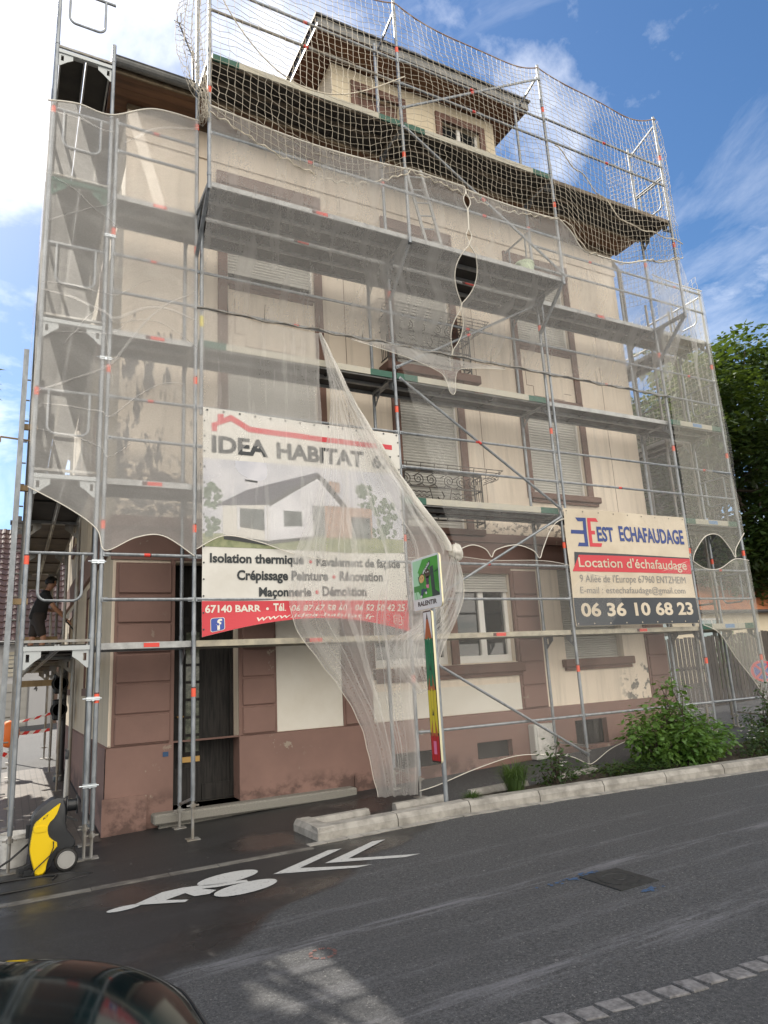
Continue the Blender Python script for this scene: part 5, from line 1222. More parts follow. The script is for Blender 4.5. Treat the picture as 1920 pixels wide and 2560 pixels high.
for k in range(9): circ(lambda a, b: S(a, b, 4), 6.2 + k * 2.87 / 8, 1.985, .012, mb, K['eyelet'], 8); circ(lambda a, b: S(a, b, 4), 6.2 + k * 2.87 / 8, .09, .012, mb, K['vinyl_beige'], 8)
build('banner', mb, [M[n_] for n_ in mats], None, False, 'beige scaffolding company banner with a dark phone number strip, tied to the fourth bay', 'banner', 'advertising banners')

# ------------------------------------------------------------------ school sign on its pencil post
for n_, c_ in (('sign_white', (.62, .66, .70)), ('sign_green', (.045, .30, .035)), ('sign_green2', (.03, .22, .04)), ('sign_mint', (.33, .60, .42)), ('sign_dark', (.012, .035, .04)), ('sign_navy', (.008, .03, .10)), ('sign_skin', (.60, .38, .16)), ('sign_skin2', (.05, .022, .018)), ('sign_pink', (.60, .17, .34)), ('sign_violet', (.06, .02, .07)), ('sign_hair', (.06, .028, .014)),
               ('pencil_red', (.42, .005, .012)), ('pencil_green', (.005, .15, .07)), ('pencil_yellow', (.55, .46, .02)), ('pencil_wood', (.36, .10, .035)), ('pencil_lead', (.012, .012, .014))): pm(n_, c_, .3)
M['sign_alu'] = plain('sign_edge', (.72, .66, .45), .35, .5)
t = thing('road_sign', 'green school warning sign on a coloured pencil board and grey pole in the planter', 'sign', (2.93, -.87, G(2.93, -.87)))
SXp = 2.885
mb = MB(); mb.tube((2.935, -.87, G(2.93, -.87) - .1), (2.935, -.87, .9), .03, 12); autosmooth(build('pole', mb, M['galv'], t))
def rrect(y0, y1, z0, z1, r_, n=6):
    pts = []
    for cy, cz, a0 in ((y1 - r_, z1 - r_, 0), (y0 + r_, z1 - r_, 90), (y0 + r_, z0 + r_, 180), (y1 - r_, z0 + r_, 270)):
        for k in range(n + 1): a = R(a0 + k * 90 / n); pts.append((cy + r_ * math.cos(a), cz + r_ * math.sin(a)))
    return pts
mats = ['sign_white', 'sign_alu', 'sign_green', 'sign_green2', 'sign_mint', 'sign_dark', 'sign_navy', 'sign_skin', 'sign_skin2', 'sign_pink', 'sign_violet', 'sign_hair', 'pencil_red', 'pencil_green', 'pencil_yellow', 'pencil_wood', 'pencil_lead']; K = {n_: i for i, n_ in enumerate(mats)}
YA, YB_, ZA, ZB = -.46, -1.19, .277, .985                  # left edge, right edge as read from the road
def V(a, b, l=0): return (SXp - .0012 * l, YA + (YB_ - YA) * a, ZA + (ZB - ZA) * b)
mb = MB(); mb.prism([(SXp, y, z) for y, z in rrect(YB_, YA, ZA, ZB, .06)], (.022, 0, 0), K['sign_alu']); mb.poly([(SXp - .001, y, z) for y, z in rrect(YB_ + .002, YA - .002, ZA + .002, ZB - .002, .058)][::-1], K['sign_white'])
def F(pts, mat, l): mb.poly([V(a, b, l) for a, b in pts], K[mat])
x0, x1, y0, y1 = .055, .945, .215, .955
F([(x0, y0), (x1, y0), (x1, y1), (x0, y1)], 'sign_green', 2); F([(x0, .47), (x0, y1), (.42, y1), (.22, .72), (.26, .70), (.27, .47)], 'sign_mint', 3); F([(x0, .47), (.28, .47), (.36, .42), (.30, .33), (x0, .36)], 'sign_green2', 3)
F([(x0, y0), (x0, .355), (.12, .355), (.16, y0)], 'sign_mint', 4); F([(.17, y0), (.14, .355), (.22, .355), (.32, y0)], 'sign_mint', 4)
F([(.39, .70), (.68, .91), (.68, .81), (.39, .62)], 'sign_dark', 4)
def V2(a, b): x = .40 + a * .26; return V(x, .635 + (x - .39) * .70 + b * .075, 5)
text(mb, '\u00e9cole', V2, .05, .98, 0.1, 1, K['sign_white'], .03)
F([(.66, .77), (.78, .79), (.81, .33), (.945, .26), (.945, y0), (.70, y0)], 'sign_dark', 4)
for k in range(9): a = .82 + k * .015; F([(a, .73), (a + .005, .73), (a + .005, .36 - k * .006), (a, .36 - k * .006)], 'sign_green2', 4)
F([(.80, .665), (.945, .70), (.945, .68), (.80, .645)], 'sign_dark', 4); F([(.23, .64), (.26, .64), (.27, .50), (.35, .44), (.36, .47), (.25, .52)], 'sign_dark', 4)
def E_(cx, cy, a, b, mat, l, n=18, rot=0): F([(cx + a * math.cos(2 * math.pi * k / n) * math.cos(rot) - b * math.sin(2 * math.pi * k / n) * math.sin(rot), cy + a * math.cos(2 * math.pi * k / n) * math.sin(rot) + b * math.sin(2 * math.pi * k / n) * math.cos(rot)) for k in range(n)], mat, l)
E_(.57, .665, .095, .09, 'sign_skin2', 5); F([(.50, .60), (.62, .61), (.60, .44), (.52, .45)], 'sign_violet', 5); F([(.50, .455), (.61, .45), (.60, .385), (.53, .39)], 'sign_pink', 6); E_(.60, .69, .016, .012, 'sign_white', 6); E_(.53, .69, .014, .012, 'sign_white', 6)
E_(.36, .60, .10, .082, 'sign_hair', 5, rot=.3); E_(.365, .585, .092, .075, 'sign_skin', 6, rot=.3); E_(.40, .60, .012, .014, 'sign_hair', 7); E_(.34, .59, .012, .014, 'sign_hair', 7)
F([(.30, .50), (.42, .52), (.44, .39), (.33, .38)], 'sign_green2', 6); F([(.33, .385), (.42, .40), (.40, .30), (.36, .25), (.31, .27)], 'sign_navy', 7); F([(.41, .39), (.53, .38), (.51, .31), (.43, .33)], 'sign_navy', 7); E_(.32, .25, .035, .026, 'sign_white', 8); E_(.50, .305, .03, .024, 'sign_white', 8)
text(mb, 'RALENTIR', lambda a, b: V(a, b, 3), .17, .83, .075, .165, K['pencil_lead'], .03)
build('sign_board', mb, [M[n_] for n_ in mats], t)
mb = MB(); PA, PB, Z0, Z1 = -.675, -.895, -1.665, .258
mb.prism([(SXp + .004, y, z) for y, z in rrect(PB, PA, Z0, Z1, .03)], (.03, 0, 0), K['sign_alu']); mb.poly([(SXp + .003, y, z) for y, z in rrect(PB + .001, PA - .001, Z0 + .001, Z1 - .001, .029)][::-1], K['pencil_lead'])
def W(a, z, l): return (SXp + .003 - .0012 * l, PA + (PB - PA) * a, z)
def F2(pts, mat, l): mb.poly([W(a, z, l) for a, z in pts], K[mat])
F2([(.06, .24), (.94, .24), (.94, .10), (.06, .10)], 'sign_white', 1)
def pencil(zt, zb, col):
    """tip at zt, barrel down to zb"""
    F2([(.10, zt - .34), (.5, zt), (.90, zt - .34)], 'pencil_wood', 4); F2([(.40, zt - .085), (.5, zt + .01), (.60, zt - .085)], 'pencil_lead', 5)
    z = zt - .34
    F2([(.06, z), (.22, z + .03), (.36, z - .02), (.36, zb), (.06, zb)], col, 3); F2([(.36, z - .02), (.5, z + .035), (.64, z - .02), (.64, zb), (.36, zb)], col, 4.5); F2([(.64, z - .02), (.78, z + .03), (.94, z), (.94, zb), (.64, zb)], col, 3)
    for a in (.352, .636): F2([(a, z - .02), (a + .016, z - .02), (a + .016, zb), (a, zb)], 'pencil_lead', 5.5)
F2([(.06, .24), (.94, .24), (.94, -.30), (.06, -.30)], 'sign_white', 1.5)
pencil(.23, -.72, 'pencil_green'); 
pencil(-.43, -1.30, 'pencil_yellow')
F2([(.06, -.45), (.10, -.77), (.06, -.77)], 'pencil_green', 4.6); 
pencil(-1.0 + .0, -1.64, 'pencil_red')
F2([(.34, -1.40), (.66, -1.40), (.66, -1.56), (.34, -1.56)], 'sign_pink', 6)
build('pencil_board', mb, [M[n_] for n_ in mats], t)
# ------------------------------------------------------------------ pressure washer, bucket, hose, worker
def wz(x, y): return G(x, y)
wx, wy = -1.47, -.20; g0 = G(wx, wy)
t = thing('pressure_washer', 'yellow and black pressure washer on two wheels at the corner of the footway', 'pressure washer', (wx, wy, g0))
def ZP(px, py):                               # sketch units of the machine's side view -> metres (x right, z up)
    return ((px - 760) * .000635, (1720 - py) * .000635)
def side(pts): return [(wx + ZP(*p)[0], wy, g0 + ZP(*p)[1]) for p in pts]
def rounded(pts, it=2):
    for _ in range(it):
        q = []
        for a, b in zip(pts, pts[1:] + pts[:1]): q += [(a[0] * .75 + b[0] * .25, a[1] * .75 + b[1] * .25), (a[0] * .25 + b[0] * .75, a[1] * .25 + b[1] * .75)]
        pts = q
    return pts
def slab(name, pts, y0, y1, mat, it=1, bev=.012):
    P_ = rounded(pts, it); c = (sum(p[0] for p in P_) / len(P_), sum(p[1] for p in P_) / len(P_)); mb = MB(); n = len(P_)
    def ring(y, s): return [(wx + ZP(*p)[0] * 1 + (c[0] - p[0]) * .000635 * s, y, g0 + ZP(*p)[1] + (p[1] - c[1]) * .000635 * s) for p in P_]
    rings = [ring(y0, .06), ring(y0 + bev, 0), ring(y1 - bev, 0), ring(y1, .06)]; v = [p for r_ in rings for p in r_]
    f = [tuple(range(n)), tuple(range(4 * n - 1, 3 * n - 1, -1))] + [(k * n + (i + 1) % n, k * n + i, (k + 1) * n + i, (k + 1) * n + (i + 1) % n) for k in range(3) for i in range(n)]
    mb.add(v, f); return autosmooth(build(name, mb, M[mat], t), 35)
body = slab('body', [(400, 860), (520, 720), (740, 590), (900, 640), (905, 1090), (1000, 1190), (1080, 1330), (1000, 1420), (760, 1500), (690, 1700), (480, 1730), (370, 1400), (380, 1100)], wy - .13, wy + .13, 'black_plastic')
slab('front_panel', [(430, 975), (480, 910), (800, 680), (815, 690), (760, 850), (640, 960), (640, 1100), (680, 1200), (825, 1300), (700, 1440), (650, 1560), (630, 1720), (495, 1745), (465, 1640), (400, 1420), (385, 1290), (410, 1110)], wy - .165, wy - .09, 'yellow_plastic', 1, .02)
slab('panel_band', [(428, 985), (638, 985), (642, 1085), (425, 1085)], wy - .172, wy - .10, 'yellow_plastic', 1, .012)
mb = MB(); text(mb, 'K7', lambda a, b: (wx + ZP(565 + a * 75, 905 - a * 52 - b * 34)[0], wy - .1665, g0 + ZP(565 + a * 75, 905 - a * 52 - b * 34)[1]), 0, 1, 0, 1, 0, .03); build('lettering', mb, M['black_plastic'], t)
for yy in (wy - .19, wy + .13):
    cx, cz = wx + ZP(930, 1490)[0], g0 + .112
    mb = MB(); mb.lathe([(.085, 0), (.104, .004), (.112, .018), (.112, .042), (.104, .056), (.085, .06)], (cx, yy, cz), 'Y', 28); w = autosmooth(build('wheel', mb, M['rubber'], t))
    mb = MB(); mb.lathe([(.084, -.001), (.080, -.004), (.074, -.001), (.070, .004), (.001, .004)], (cx, yy, cz), 'Y', 28); mb.prism([(cx + .068 * math.cos(a), yy - .006, cz + .068 * math.sin(a)) for a in [R(60 + k * 12) for k in range(21)]], (0, .01, 0)); build('rim', mb, M['grey_plastic'], w)
mb = MB(); mb.tube((wx + ZP(880, 640)[0], wy + .02, g0 + ZP(880, 640)[1]), (wx + ZP(893, 20)[0], wy + .02, g0 + ZP(893, 20)[1]), .013, 8); h_ = build('handle', mb, M['grey_plastic'], t)
mb = MB(); p = (wx + ZP(895, -20)[0], wy + .02, g0 + ZP(895, -20)[1]); mb.path([(p[0], p[1], p[2] - .03), p, (p[0] + .005, p[1], p[2] + .05), (p[0] - .02, p[1], p[2] + .075)], [.018, .021, .018, .01], 8); build('grip', mb, M['black_plastic'], h_)
mb = MB(); rc = (wx + ZP(1000, 760)[0], wy + .0, g0 + ZP(1000, 760)[1]); mb.lathe([(.095, -.055), (.095, -.045), (.06, -.044), (.06, .044), (.095, .045), (.095, .055)], rc, 'X', 22); mb.bar((rc[0] - .06, wy, rc[2]), (rc[0] - .06, wy, rc[2] - .16), .03, .03); mb.bar((rc[0] + .06, wy - .02, rc[2] - .16), (rc[0] - .08, wy - .02, rc[2] - .10), .02, .02); autosmooth(build('hose_reel', mb, M['black_plastic'], t))
mb = MB(); mb.bar((wx + ZP(460, 1560)[0], wy - .02, g0 + .09), (wx + ZP(300, 1620)[0], wy - .02, g0 + .05), .04, .03); mb.box(wx + ZP(300, 1620)[0] - .03, wx + ZP(300, 1620)[0] + .02, wy - .06, wy + .04, g0 + .02, g0 + .07); mb.box(wx + ZP(330, 1700)[0], wx + ZP(520, 1700)[0], wy - .11, wy + .11, g0, g0 + .05); build('foot', mb, M['black_plastic'], t); mb = MB(); mb.box(wx + ZP(330, 1000)[0], wx + ZP(400, 1000)[0], wy - .05, wy + .05, g0 + ZP(0, 1180)[1], g0 + ZP(0, 980)[1]); build('hose_inlet', mb, M['black_plastic'], t)
mb = MB(); pts = [(wx + ZP(*p)[0], wy - .185, g0 + ZP(*p)[1]) for p in ((730, 1240), (735, 1330), (690, 1440), (600, 1520), (490, 1610), (440, 1690))]; mb.path(pts, .006, 6); build('cable', mb, M['rubber'], t)
# hose lying in a wide loop
mb = MB(); pts = [(wx - .22, wy + .0, g0 + .30), (wx - .40, wy - .02, g0 + .16), (-2.15, -.25, G(-2, -.3) + .02), (-2.3, -.38, G(-2, -.4) + .012)]
for k in range(40):
    a = R(150 - 300 * k / 39); pts.append((-1.95 + .78 * math.cos(a) + .04 * math.sin(k), -.60 + .22 * math.sin(a) - .05 * (k / 39), G(-1.9, -.6) + .012))
mb.path(pts, .011, 6); mb.path([(-2.4, -.33, G(-2, -.3) + .012), (-1.9, -.36, G(-2, -.3) + .012), (-1.62, -.40, G(-2, -.3) + .012), (-1.45, -.52, G(-1.5, -.5) + .012), (-1.50, -.66, G(-1.5, -.5) + .012)], .009, 6)
build('hose', mb, M['rubber'], None, True, 'black hose lying in a loop on the wet footway', 'hose')
def bucket(name, lab, x, y, r_, h, z, mat, cat='bucket', group='buckets'):
    tt = thing(name, lab, cat, (x, y, z), group); mb = MB(); mb.lathe([(.001, .002), (r_ * .82, .0), (r_ * .84, .01), (r_ * .98, h * .85), (r_ * 1.03, h * .86), (r_ * 1.03, h * .90), (r_, h * .91), (r_, h), (r_ * .95, h), (r_ * .80, .03), (.001, .03)], (x, y, z), n=26, cap=False); autosmooth(build('pail', mb, M[mat], tt))
    mb = MB(); mb.path([(x - r_ * 1.02 * math.cos(a), y - r_ * .7 * math.sin(a) - .01, z + h * .9 - .10 * math.sin(a)) for a in [math.pi * k / 14 for k in range(15)]], .004, 5); build('bail', mb, M['galv_old'], tt)
bucket('bucket', 'white plastic bucket half out of frame beside the pressure washer', -1.84, .33, .155, .33, G(-1.84, .33), 'white_plastic')
bucket('bucket', 'pale green plaster bucket standing on the upper scaffold deck', 5.55, -.44, .17, .27, 6.0, 'lime_plastic')
# worker on the side scaffold: one continuous skinned body, clothes over it
def skinned(name, chains, mat, parent, origin, sub=2, label=None):
    """body grown over connected joints: chains of (point, radius); equal points share a joint"""
    idx = {}; vs_ = []; es = []; rs = []
    for ch in chains:
        prev = None
        for p, r_ in ch:
            k = tuple(round(c, 4) for c in p)
            if k not in idx: idx[k] = len(vs_); vs_.append(p); rs.append(r_)
            if prev is not None and prev != idx[k]: es.append((prev, idx[k]))
            prev = idx[k]
    me = bpy.data.meshes.new(name); me.from_pydata(vs_, es, []); o = bpy.data.objects.new(name, me); COL.objects.link(o)
    md = o.modifiers.new('skin', 'SKIN'); md.use_smooth_shade = True
    for i, r_ in enumerate(rs): me.skin_vertices[0].data[i].radius = (r_, r_) if not isinstance(r_, tuple) else r_
    me.skin_vertices[0].data[0].use_root = True
    if sub: sb = o.modifiers.new('sub', 'SUBSURF'); sb.levels = sub; sb.render_levels = sub
    dg = bpy.context.evaluated_depsgraph_get(); me2 = bpy.data.meshes.new_from_object(o.evaluated_get(dg)); bpy.data.objects.remove(o); me2.name = name
    for p in me2.polygons: p.use_smooth = True
    me2.materials.clear(); me2.materials.append(M[mat]); o = bpy.data.objects.new(name, me2); COL.objects.link(o); o.parent = parent; o.location = origin; return o
px, py, pz = -1.56, 6.75, 0.0
person = thing('person', 'worker in black T-shirt and dark shorts holding a spray lance on the side scaffold', 'person', (px, py, pz))
def rel(*c): return c
hip = (0, 0, .93); waist = (.03, 0, 1.08); chest = (.10, 0, 1.30); neck = (.155, 0, 1.45); headb = (.20, 0, 1.53); head = (.245, 0, 1.60); headt = (.25, 0, 1.69)
def arm(s, hand, elb): return [(chest, .115), ((.11, s * .13, 1.38), .072), ((.12, s * .19, 1.37), .058), (elb, .043), (hand, .028)]
hR = (.52, -.10, .86); eR = (.28, -.26, 1.10); hL = (.40, .16, 1.06); eL = (.14, .26, 1.10)
def leg(s, dx): return [(hip, .125), ((dx * .2, s * .095, .86), .088), ((dx + .03, s * .11, .50), .056), ((dx - .02, s * .11, .28), .052), ((dx - .03, s * .11, .09), .036), ((dx + .03, s * .115, .045), .036), ((dx + .14, s * .12, .03), .030)]
skinned('body', [[(hip, .125), (waist, (.10, .13)), (chest, .115), (neck, .055), (headb, .062), (head, .094), (headt, .066)], arm(-1, hR, eR), arm(1, hL, eL), leg(-1, .10), leg(1, -.10)], 'skin', person, (0, 0, 0))
sh_ = lambda s, e: [(chest, (.145, .175)), ((.11, s * .14, 1.385), .085), ((.12, s * .20, 1.36), .078), tuple([tuple(Vector((.12, s * .20, 1.36)).lerp(Vector(e), .80)), .070])]
skinned('tshirt', [[((.0, 0, .84), (.16, .185)), ((.01, 0, .96), (.15, .18)), (waist, (.125, .16)), (chest, (.145, .175)), ((.155, 0, 1.435), .082)], sh_(-1, eR), sh_(1, eL)], 'tshirt', person, (0, 0, 0))
skinned('shorts', [[((.01, 0, 1.06), (.135, .165)), (hip, .15), ((.02, -.10, .84), .112), ((.11, -.112, .52), .090)], [(hip, .145), ((-.02, .10, .84), .112), ((-.07, .112, .52), .090)]], 'shorts', person, (0, 0, 0))
mb = MB(); c = Vector((.235, 0, 1.63)); v = []; f = []
for j in range(9):
    for i in range(16):
        a, b = 2 * math.pi * i / 16, .02 + (math.pi * .60) * j / 8; d = Vector((math.sin(b) * math.cos(a), math.sin(b) * math.sin(a), math.cos(b))); d = Vector((d.x * .122, d.y * .104, d.z * .118))
        if d.x > .05 and d.z < .03: d.x = .05
        v.append((px + c.x - .012 + d.x, py + d.y, pz + c.z + d.z))
for j in range(8):
    for i in range(16): f.append((j * 16 + i, j * 16 + (i + 1) % 16, (j + 1) * 16 + (i + 1) % 16, (j + 1) * 16 + i))
mb.add(v, f); build('hair', mb, M['hair'], person, True)
for s, hnd in ((-1, hR), (1, hL)):                                              # hands: five fingers curled round the lance
    h = Vector(hnd); pal = [(tuple(h), .026), (tuple(h + Vector((.045, 0, -.045))), .030)]; ch = [pal]
    for k in range(4):
        b_ = h + Vector((.05 + .008 * k, -.02 + .013 * k, -.045 - .008 * k)); ln = (.9, 1.0, .95, .75)[k]
        skinned('hand', [[(tuple(b_), .0095), (tuple(b_ + Vector((.035 * ln, s * .01, -.012))), .009), (tuple(b_ + Vector((.040 * ln, s * .012, -.045 * ln))), .008), (tuple(b_ + Vector((.015, s * .012, -.06 * ln))), .007)]], 'skin', person, (0, 0, 0), 1) if False else ch.append([(tuple(h + Vector((.045, 0, -.045))), .030), (tuple(b_ + Vector((.03 * ln, 0, -.015))), .0095), (tuple(b_ + Vector((.035 * ln, 0, -.048 * ln))), .0085)])
    ch.append([(tuple(h + Vector((.0, 0, 0))), .026), (tuple(h + Vector((.045, -s * .03, -.005))), .011), (tuple(h + Vector((.075, -s * .02, -.03))), .009)])
    skinned('hand', ch, 'skin', person, (0, 0, 0), 1)
for s, dx in ((-1, .10), (1, -.10)):
    mb = MB(); x, y = px + dx, py + s * .115
    mb.prism([(x - .09, y - .05, pz + .10), (x - .10, y - .05, pz), (x + .19, y - .05, pz), (x + .18, y - .05, pz + .05), (x + .03, y - .05, pz + .11)], (0, .10, 0)); build('shoe', mb, M['shoe'], person)
t = thing('spray_lance', 'thin black spray lance held in the worker\'s lowered hand', 'spray lance', (px + .56, py - .1, .8))
mb = MB(); a = Vector((px + .50, py - .10, .86)); b = Vector((px + .98, py - .12, .26)); mb.path([a, b], [.014, .008], 8); build('tube', mb, M['rubber'], t)
mb = MB(); mb.path([a + Vector((-.02, 0, .03)), a + Vector((.05, 0, -.06))], .022, 8); mb.path([a, a + Vector((-.03, 0, -.10))], .016, 8); mb.path([a + Vector((-.03, 0, -.1)), a + Vector((-.1, .05, -.5)), a + Vector((-.3, .1, -.84))], .008, 6); build('handle', mb, M['black_plastic'], t)
# small dark roof tile left on the top deck
mb = MB(); mb.path([(-1.36 + .03 * k, .1, 8.02 + .055 * math.sin(math.pi * k / 7)) for k in range(8)], .045, 7); mb.bar((-1.5, .08, 8.02), (-1.18, .08, 8.02), .1, .02); build('roof_tile', mb, M['roof_tile'], None, False, 'dark roof tile lying on the top deck of the side scaffold', 'roof tile')
# television aerial on the roof
t = thing('aerial', 'bent television aerial rising above the left gutter', 'aerial', (.3, 1.5, 8.6))
mb = MB(); mb.path([(.30, 1.5, 8.6), (.25, 1.5, 10.3)], .018, 6); build('mast', mb, M['iron'], t)
mb = MB(); mb.bar((.25, 1.5, 10.2), (.0, 1.45, 10.75), .02, .02)
for k in range(8): p = Vector((.25, 1.5, 10.2)).lerp(Vector((.0, 1.45, 10.75)), k / 7); mb.tube(p + Vector((-.09, -.06, -.05)), p + Vector((.09, .06, .05)), .006, 5)
mb.path([(-.04, 1.45, 10.95), (-.02, 1.45, 10.74), (.04, 1.45, 10.77), (.03, 1.45, 10.97)], .008, 5); build('dipole', mb, M['iron'], t)
# traffic signal behind the corner, seen from the back
t = thing('traffic_signal', 'black traffic signal with round visors on a pole behind the house corner', 'traffic signal', (-1.04, 6.3, G(-1.04, 6.3)))
mb = MB(); g1 = G(-1.04, 6.3); mb.tube((-1.04, 6.3, g1), (-1.04, 6.3, .1), .055, 12); mb.lathe([(.12, 0), (.12, .1), (.07, .16), (.056, .2)], (-1.04, 6.3, g1), n=16); autosmooth(build('pole', mb, M['black_plastic'], t))
for z in (-.38, -.86):
    mb = MB(); mb.bbox(-1.24, -1.02, 6.05, 6.25, z - .19, z + .19, .03); s_ = build('signal_head', mb, M['black_plastic'], t)
    mb = MB(); mb.lathe([(.115, 0), (.12, -.17), (.112, -.17), (.107, 0)], (-1.13, 6.05, z), 'Y', 22); mb.lathe([(.15, .02), (.15, .0), (.001, .0)], (-1.13, 6.06, z), 'Y', 24); autosmooth(build('visor', mb, M['rubber'], s_))
# barrier tape strung between posts of the side scaffold
mb = MB()
def tape(p, q, w=.07, tw=1.5):
    p, q = Vector(p), Vector(q); n = int((q - p).length / .05)
    for k in range(n):
        a, b = p.lerp(q, k / n), p.lerp(q, (k + 1) / n); s = -.10 * math.sin(math.pi * k / n); s2 = -.10 * math.sin(math.pi * (k + 1) / n)
        ta, tb = tw * math.sin(3 * k / n), tw * math.sin(3 * (k + 1) / n)
        ua, ub = Vector((0, math.sin(ta * .5), math.cos(ta * .5))) * w / 2, Vector((0, math.sin(tb * .5), math.cos(tb * .5))) * w / 2
        a.z += s; b.z += s2; sh = Vector((.03, 0, 0))
        mb.add([a - ua - sh, b - ub - sh, b + ub + sh, a + ua + sh], [(0, 1, 2, 3)], (k // 2) % 2)
tape((-2.6, 7.7, -1.02), (SX1, 7.72, -.96)); tape((-2.6, 7.7, -1.12), (SX1, 7.72, -1.28), tw=1); tape((-2.5, 7.6, -1.1), (SX0, 7.7, -1.75), tw=2)
build('barrier_tape', mb, [M['tape_white'], M['tape_red']], None, False, 'red and white barrier tape strung between the side scaffold posts', 'barrier tape')
mb = MB(); mb.grid(lambda u, v: (-1.93 + .17 * math.sin(v * math.pi) * math.cos(u * 6.283) * (1 + .2 * math.sin(5 * u * 6.283)), 7.5 + .13 * math.sin(v * math.pi) * math.sin(u * 6.283), -1.30 - .26 * math.cos(v * math.pi)), 18, 10); build('sack', mb, M['orange_bag'], None, True, 'orange sack hung on the barrier tape', 'sack')

# ------------------------------------------------------------------ parked car at the kerb in front of the camera
M['car_paint'] = plain('dark_green_car_paint', (.0025, .008, .0095), .08, .0, spec=.15)
M['car_glass'] = plain('car_glass', (.006, .008, .008), .03, 0, spec=.8)
M['car_trim'] = plain('car_trim', (.012, .012, .013), .5)
M['lamp_glass'] = plain('lamp_glass', (.45, .46, .47), .1, .3)
M['chrome'] = plain('alloy', (.45, .46, .47), .3, .9)
gz = G(-3, -6.3)
car = thing('car', 'dark green car parked in the near lane, only its bonnet in view', 'car', (-3.3, -6.55, gz))
# body from cross sections along its length; x is the distance back from the nose
NOSE, CYc, HW = -1.28, -6.45, .90
secs = [(0.0, .50, .30, .64), (.05, .64, .25, .74), (.16, .78, .22, .85), (.40, .88, .20, .95), (.80, .93, .20, 1.02), (1.25, .94, .20, 1.06), (1.5, .94, .20, 1.07), (2.4, .94, .20, 1.07), (3.4, .93, .2, 1.05), (4.0, .84, .24, .98), (4.25, .76, .3, .86), (4.32, .62, .4, .7)]
def catmull(rows, m):
    out = []
    for k in range(len(rows) - 1):
        p0, p1, p2, p3 = rows[max(0, k - 1)], rows[k], rows[k + 1], rows[min(len(rows) - 1, k + 2)]
        for q in range(m):
            u = q / m; out.append(tuple(.5 * (2 * b + (c - a) * u + (2 * a - 5 * b + 4 * c - d_) * u * u + (3 * b - 3 * c + d_ - a) * u ** 3) for a, b, c, d_ in zip(p0, p1, p2, p3)))
    return out + [rows[-1]]
secs = catmull(secs, 6); n = 64
def shell(sec, t, lift=0.0):
    d, hw, zb, zt = sec; a = math.pi * t; c, s_ = math.cos(a), math.sin(a); x_ = math.copysign(abs(c) ** .42, c) * (hw + lift)
    return (NOSE - d + lift * (d < .1), CYc + x_, gz + zb + (zt - zb + lift) * (abs(s_) ** .46) * (.93 + .07 * (1 - (x_ / hw) ** 2)))
mb = MB(); v = [shell(sc_, i / n) for sc_ in secs for i in range(n + 1)]; ns = len(secs)
f = [(k * (n + 1) + i, k * (n + 1) + i + 1, (k + 1) * (n + 1) + i + 1, (k + 1) * (n + 1) + i) for k in range(ns - 1) for i in range(n)] + [tuple(range(n, -1, -1)), tuple(range((ns - 1) * (n + 1), ns * (n + 1)))]
mb.add(v, f); build('body', mb, M['car_paint'], car, True)
for t0_ in (.17, .83):                                        # shut line between bonnet and wing, with a raised crease inside it
    mb = MB(); mb.path([shell(sc_, t0_ + (.5 - t0_) * .5 * max(0, 1 - k / 9), .001) for k, sc_ in enumerate(secs[5:34])], .0045, 5); build('panel_gap', mb, M['car_trim'], car, True)
mb = MB(); mb.path([shell(secs[10], .2 + .6 * k / 30, .001) for k in range(31)], .005, 5); build('panel_gap', mb, M['car_trim'], car, True)
mb = MB(); cs = [(1.20, .66, .98), (1.95, .62, 1.40), (2.4, .60, 1.47), (3.2, .59, 1.45), (3.9, .60, 1.18), (4.15, .62, 1.0)]; v = []
for d, hw, zt in cs:
    for i in range(15):
        a = math.pi * i / 14; c, s_ = math.cos(a), math.sin(a); x_ = math.copysign(abs(c) ** .4, c) * (hw + .16 * (1 - min(1, (zt - .9) / .5)) ); v.append((NOSE - d, CYc + x_ * (1 + .18 * (1 - abs(s_) ** .4)), gz + .96 + (zt - .95) * abs(s_) ** .5))
mb.add(v, [(k * 15 + i, k * 15 + i + 1, (k + 1) * 15 + i + 1, (k + 1) * 15 + i) for k in range(5) for i in range(14)]); build('windscreen', mb, M['car_glass'], car, True)
mb = MB(); mb.path([(NOSE - 1.95, CYc - .60, gz + 1.41), (NOSE - 2.5, CYc - .58, gz + 1.485), (NOSE - 3.2, CYc - .57, gz + 1.465)], .02, 6); mb.path([(NOSE - 1.95, CYc + .60, gz + 1.41), (NOSE - 2.5, CYc + .58, gz + 1.485), (NOSE - 3.2, CYc + .57, gz + 1.465)], .02, 6)
mb.grid(lambda u, w_: (NOSE - 1.98 - 1.3 * u, CYc - .56 + 1.12 * w_, gz + 1.42 + .075 * math.sin(math.pi * min(1, u * .8 + .12)) + .02 * math.sin(math.pi * w_)), 8, 8); build('roof', mb, M['car_paint'], car, True)
for d in (.82, 3.45):
    for s in (-1, 1):
        c = (NOSE - d, CYc + s * .80 - .09, gz + .31); mb = MB(); mb.lathe([(.20, 0), (.29, .01), (.31, .04), (.31, .15), (.29, .18), (.20, .19)], c, 'Y', 26); w = autosmooth(build('wheel', mb, M['rubber'], car))
        mb = MB(); y_ = .005 if s < 0 else .185
        mb.lathe([(.20, y_), (.03, y_ + .01 * s), (.001, y_ + .01 * s)], c, 'Y', 20); build('rim', mb, M['chrome'], w)
for s in (-1, 1):
    mb = MB(); mb.bbox(NOSE - .22, NOSE - .035, CYc + s * .56 - .14, CYc + s * .56 + .14, gz + .50, gz + .60, .03); build('headlight', mb, M['lamp_glass'], car)
mb = MB(); mb.bar((NOSE + .01, CYc - .35, gz + .45), (NOSE + .01, CYc + .35, gz + .45), .03, .12); build('grille', mb, M['car_trim'], car)
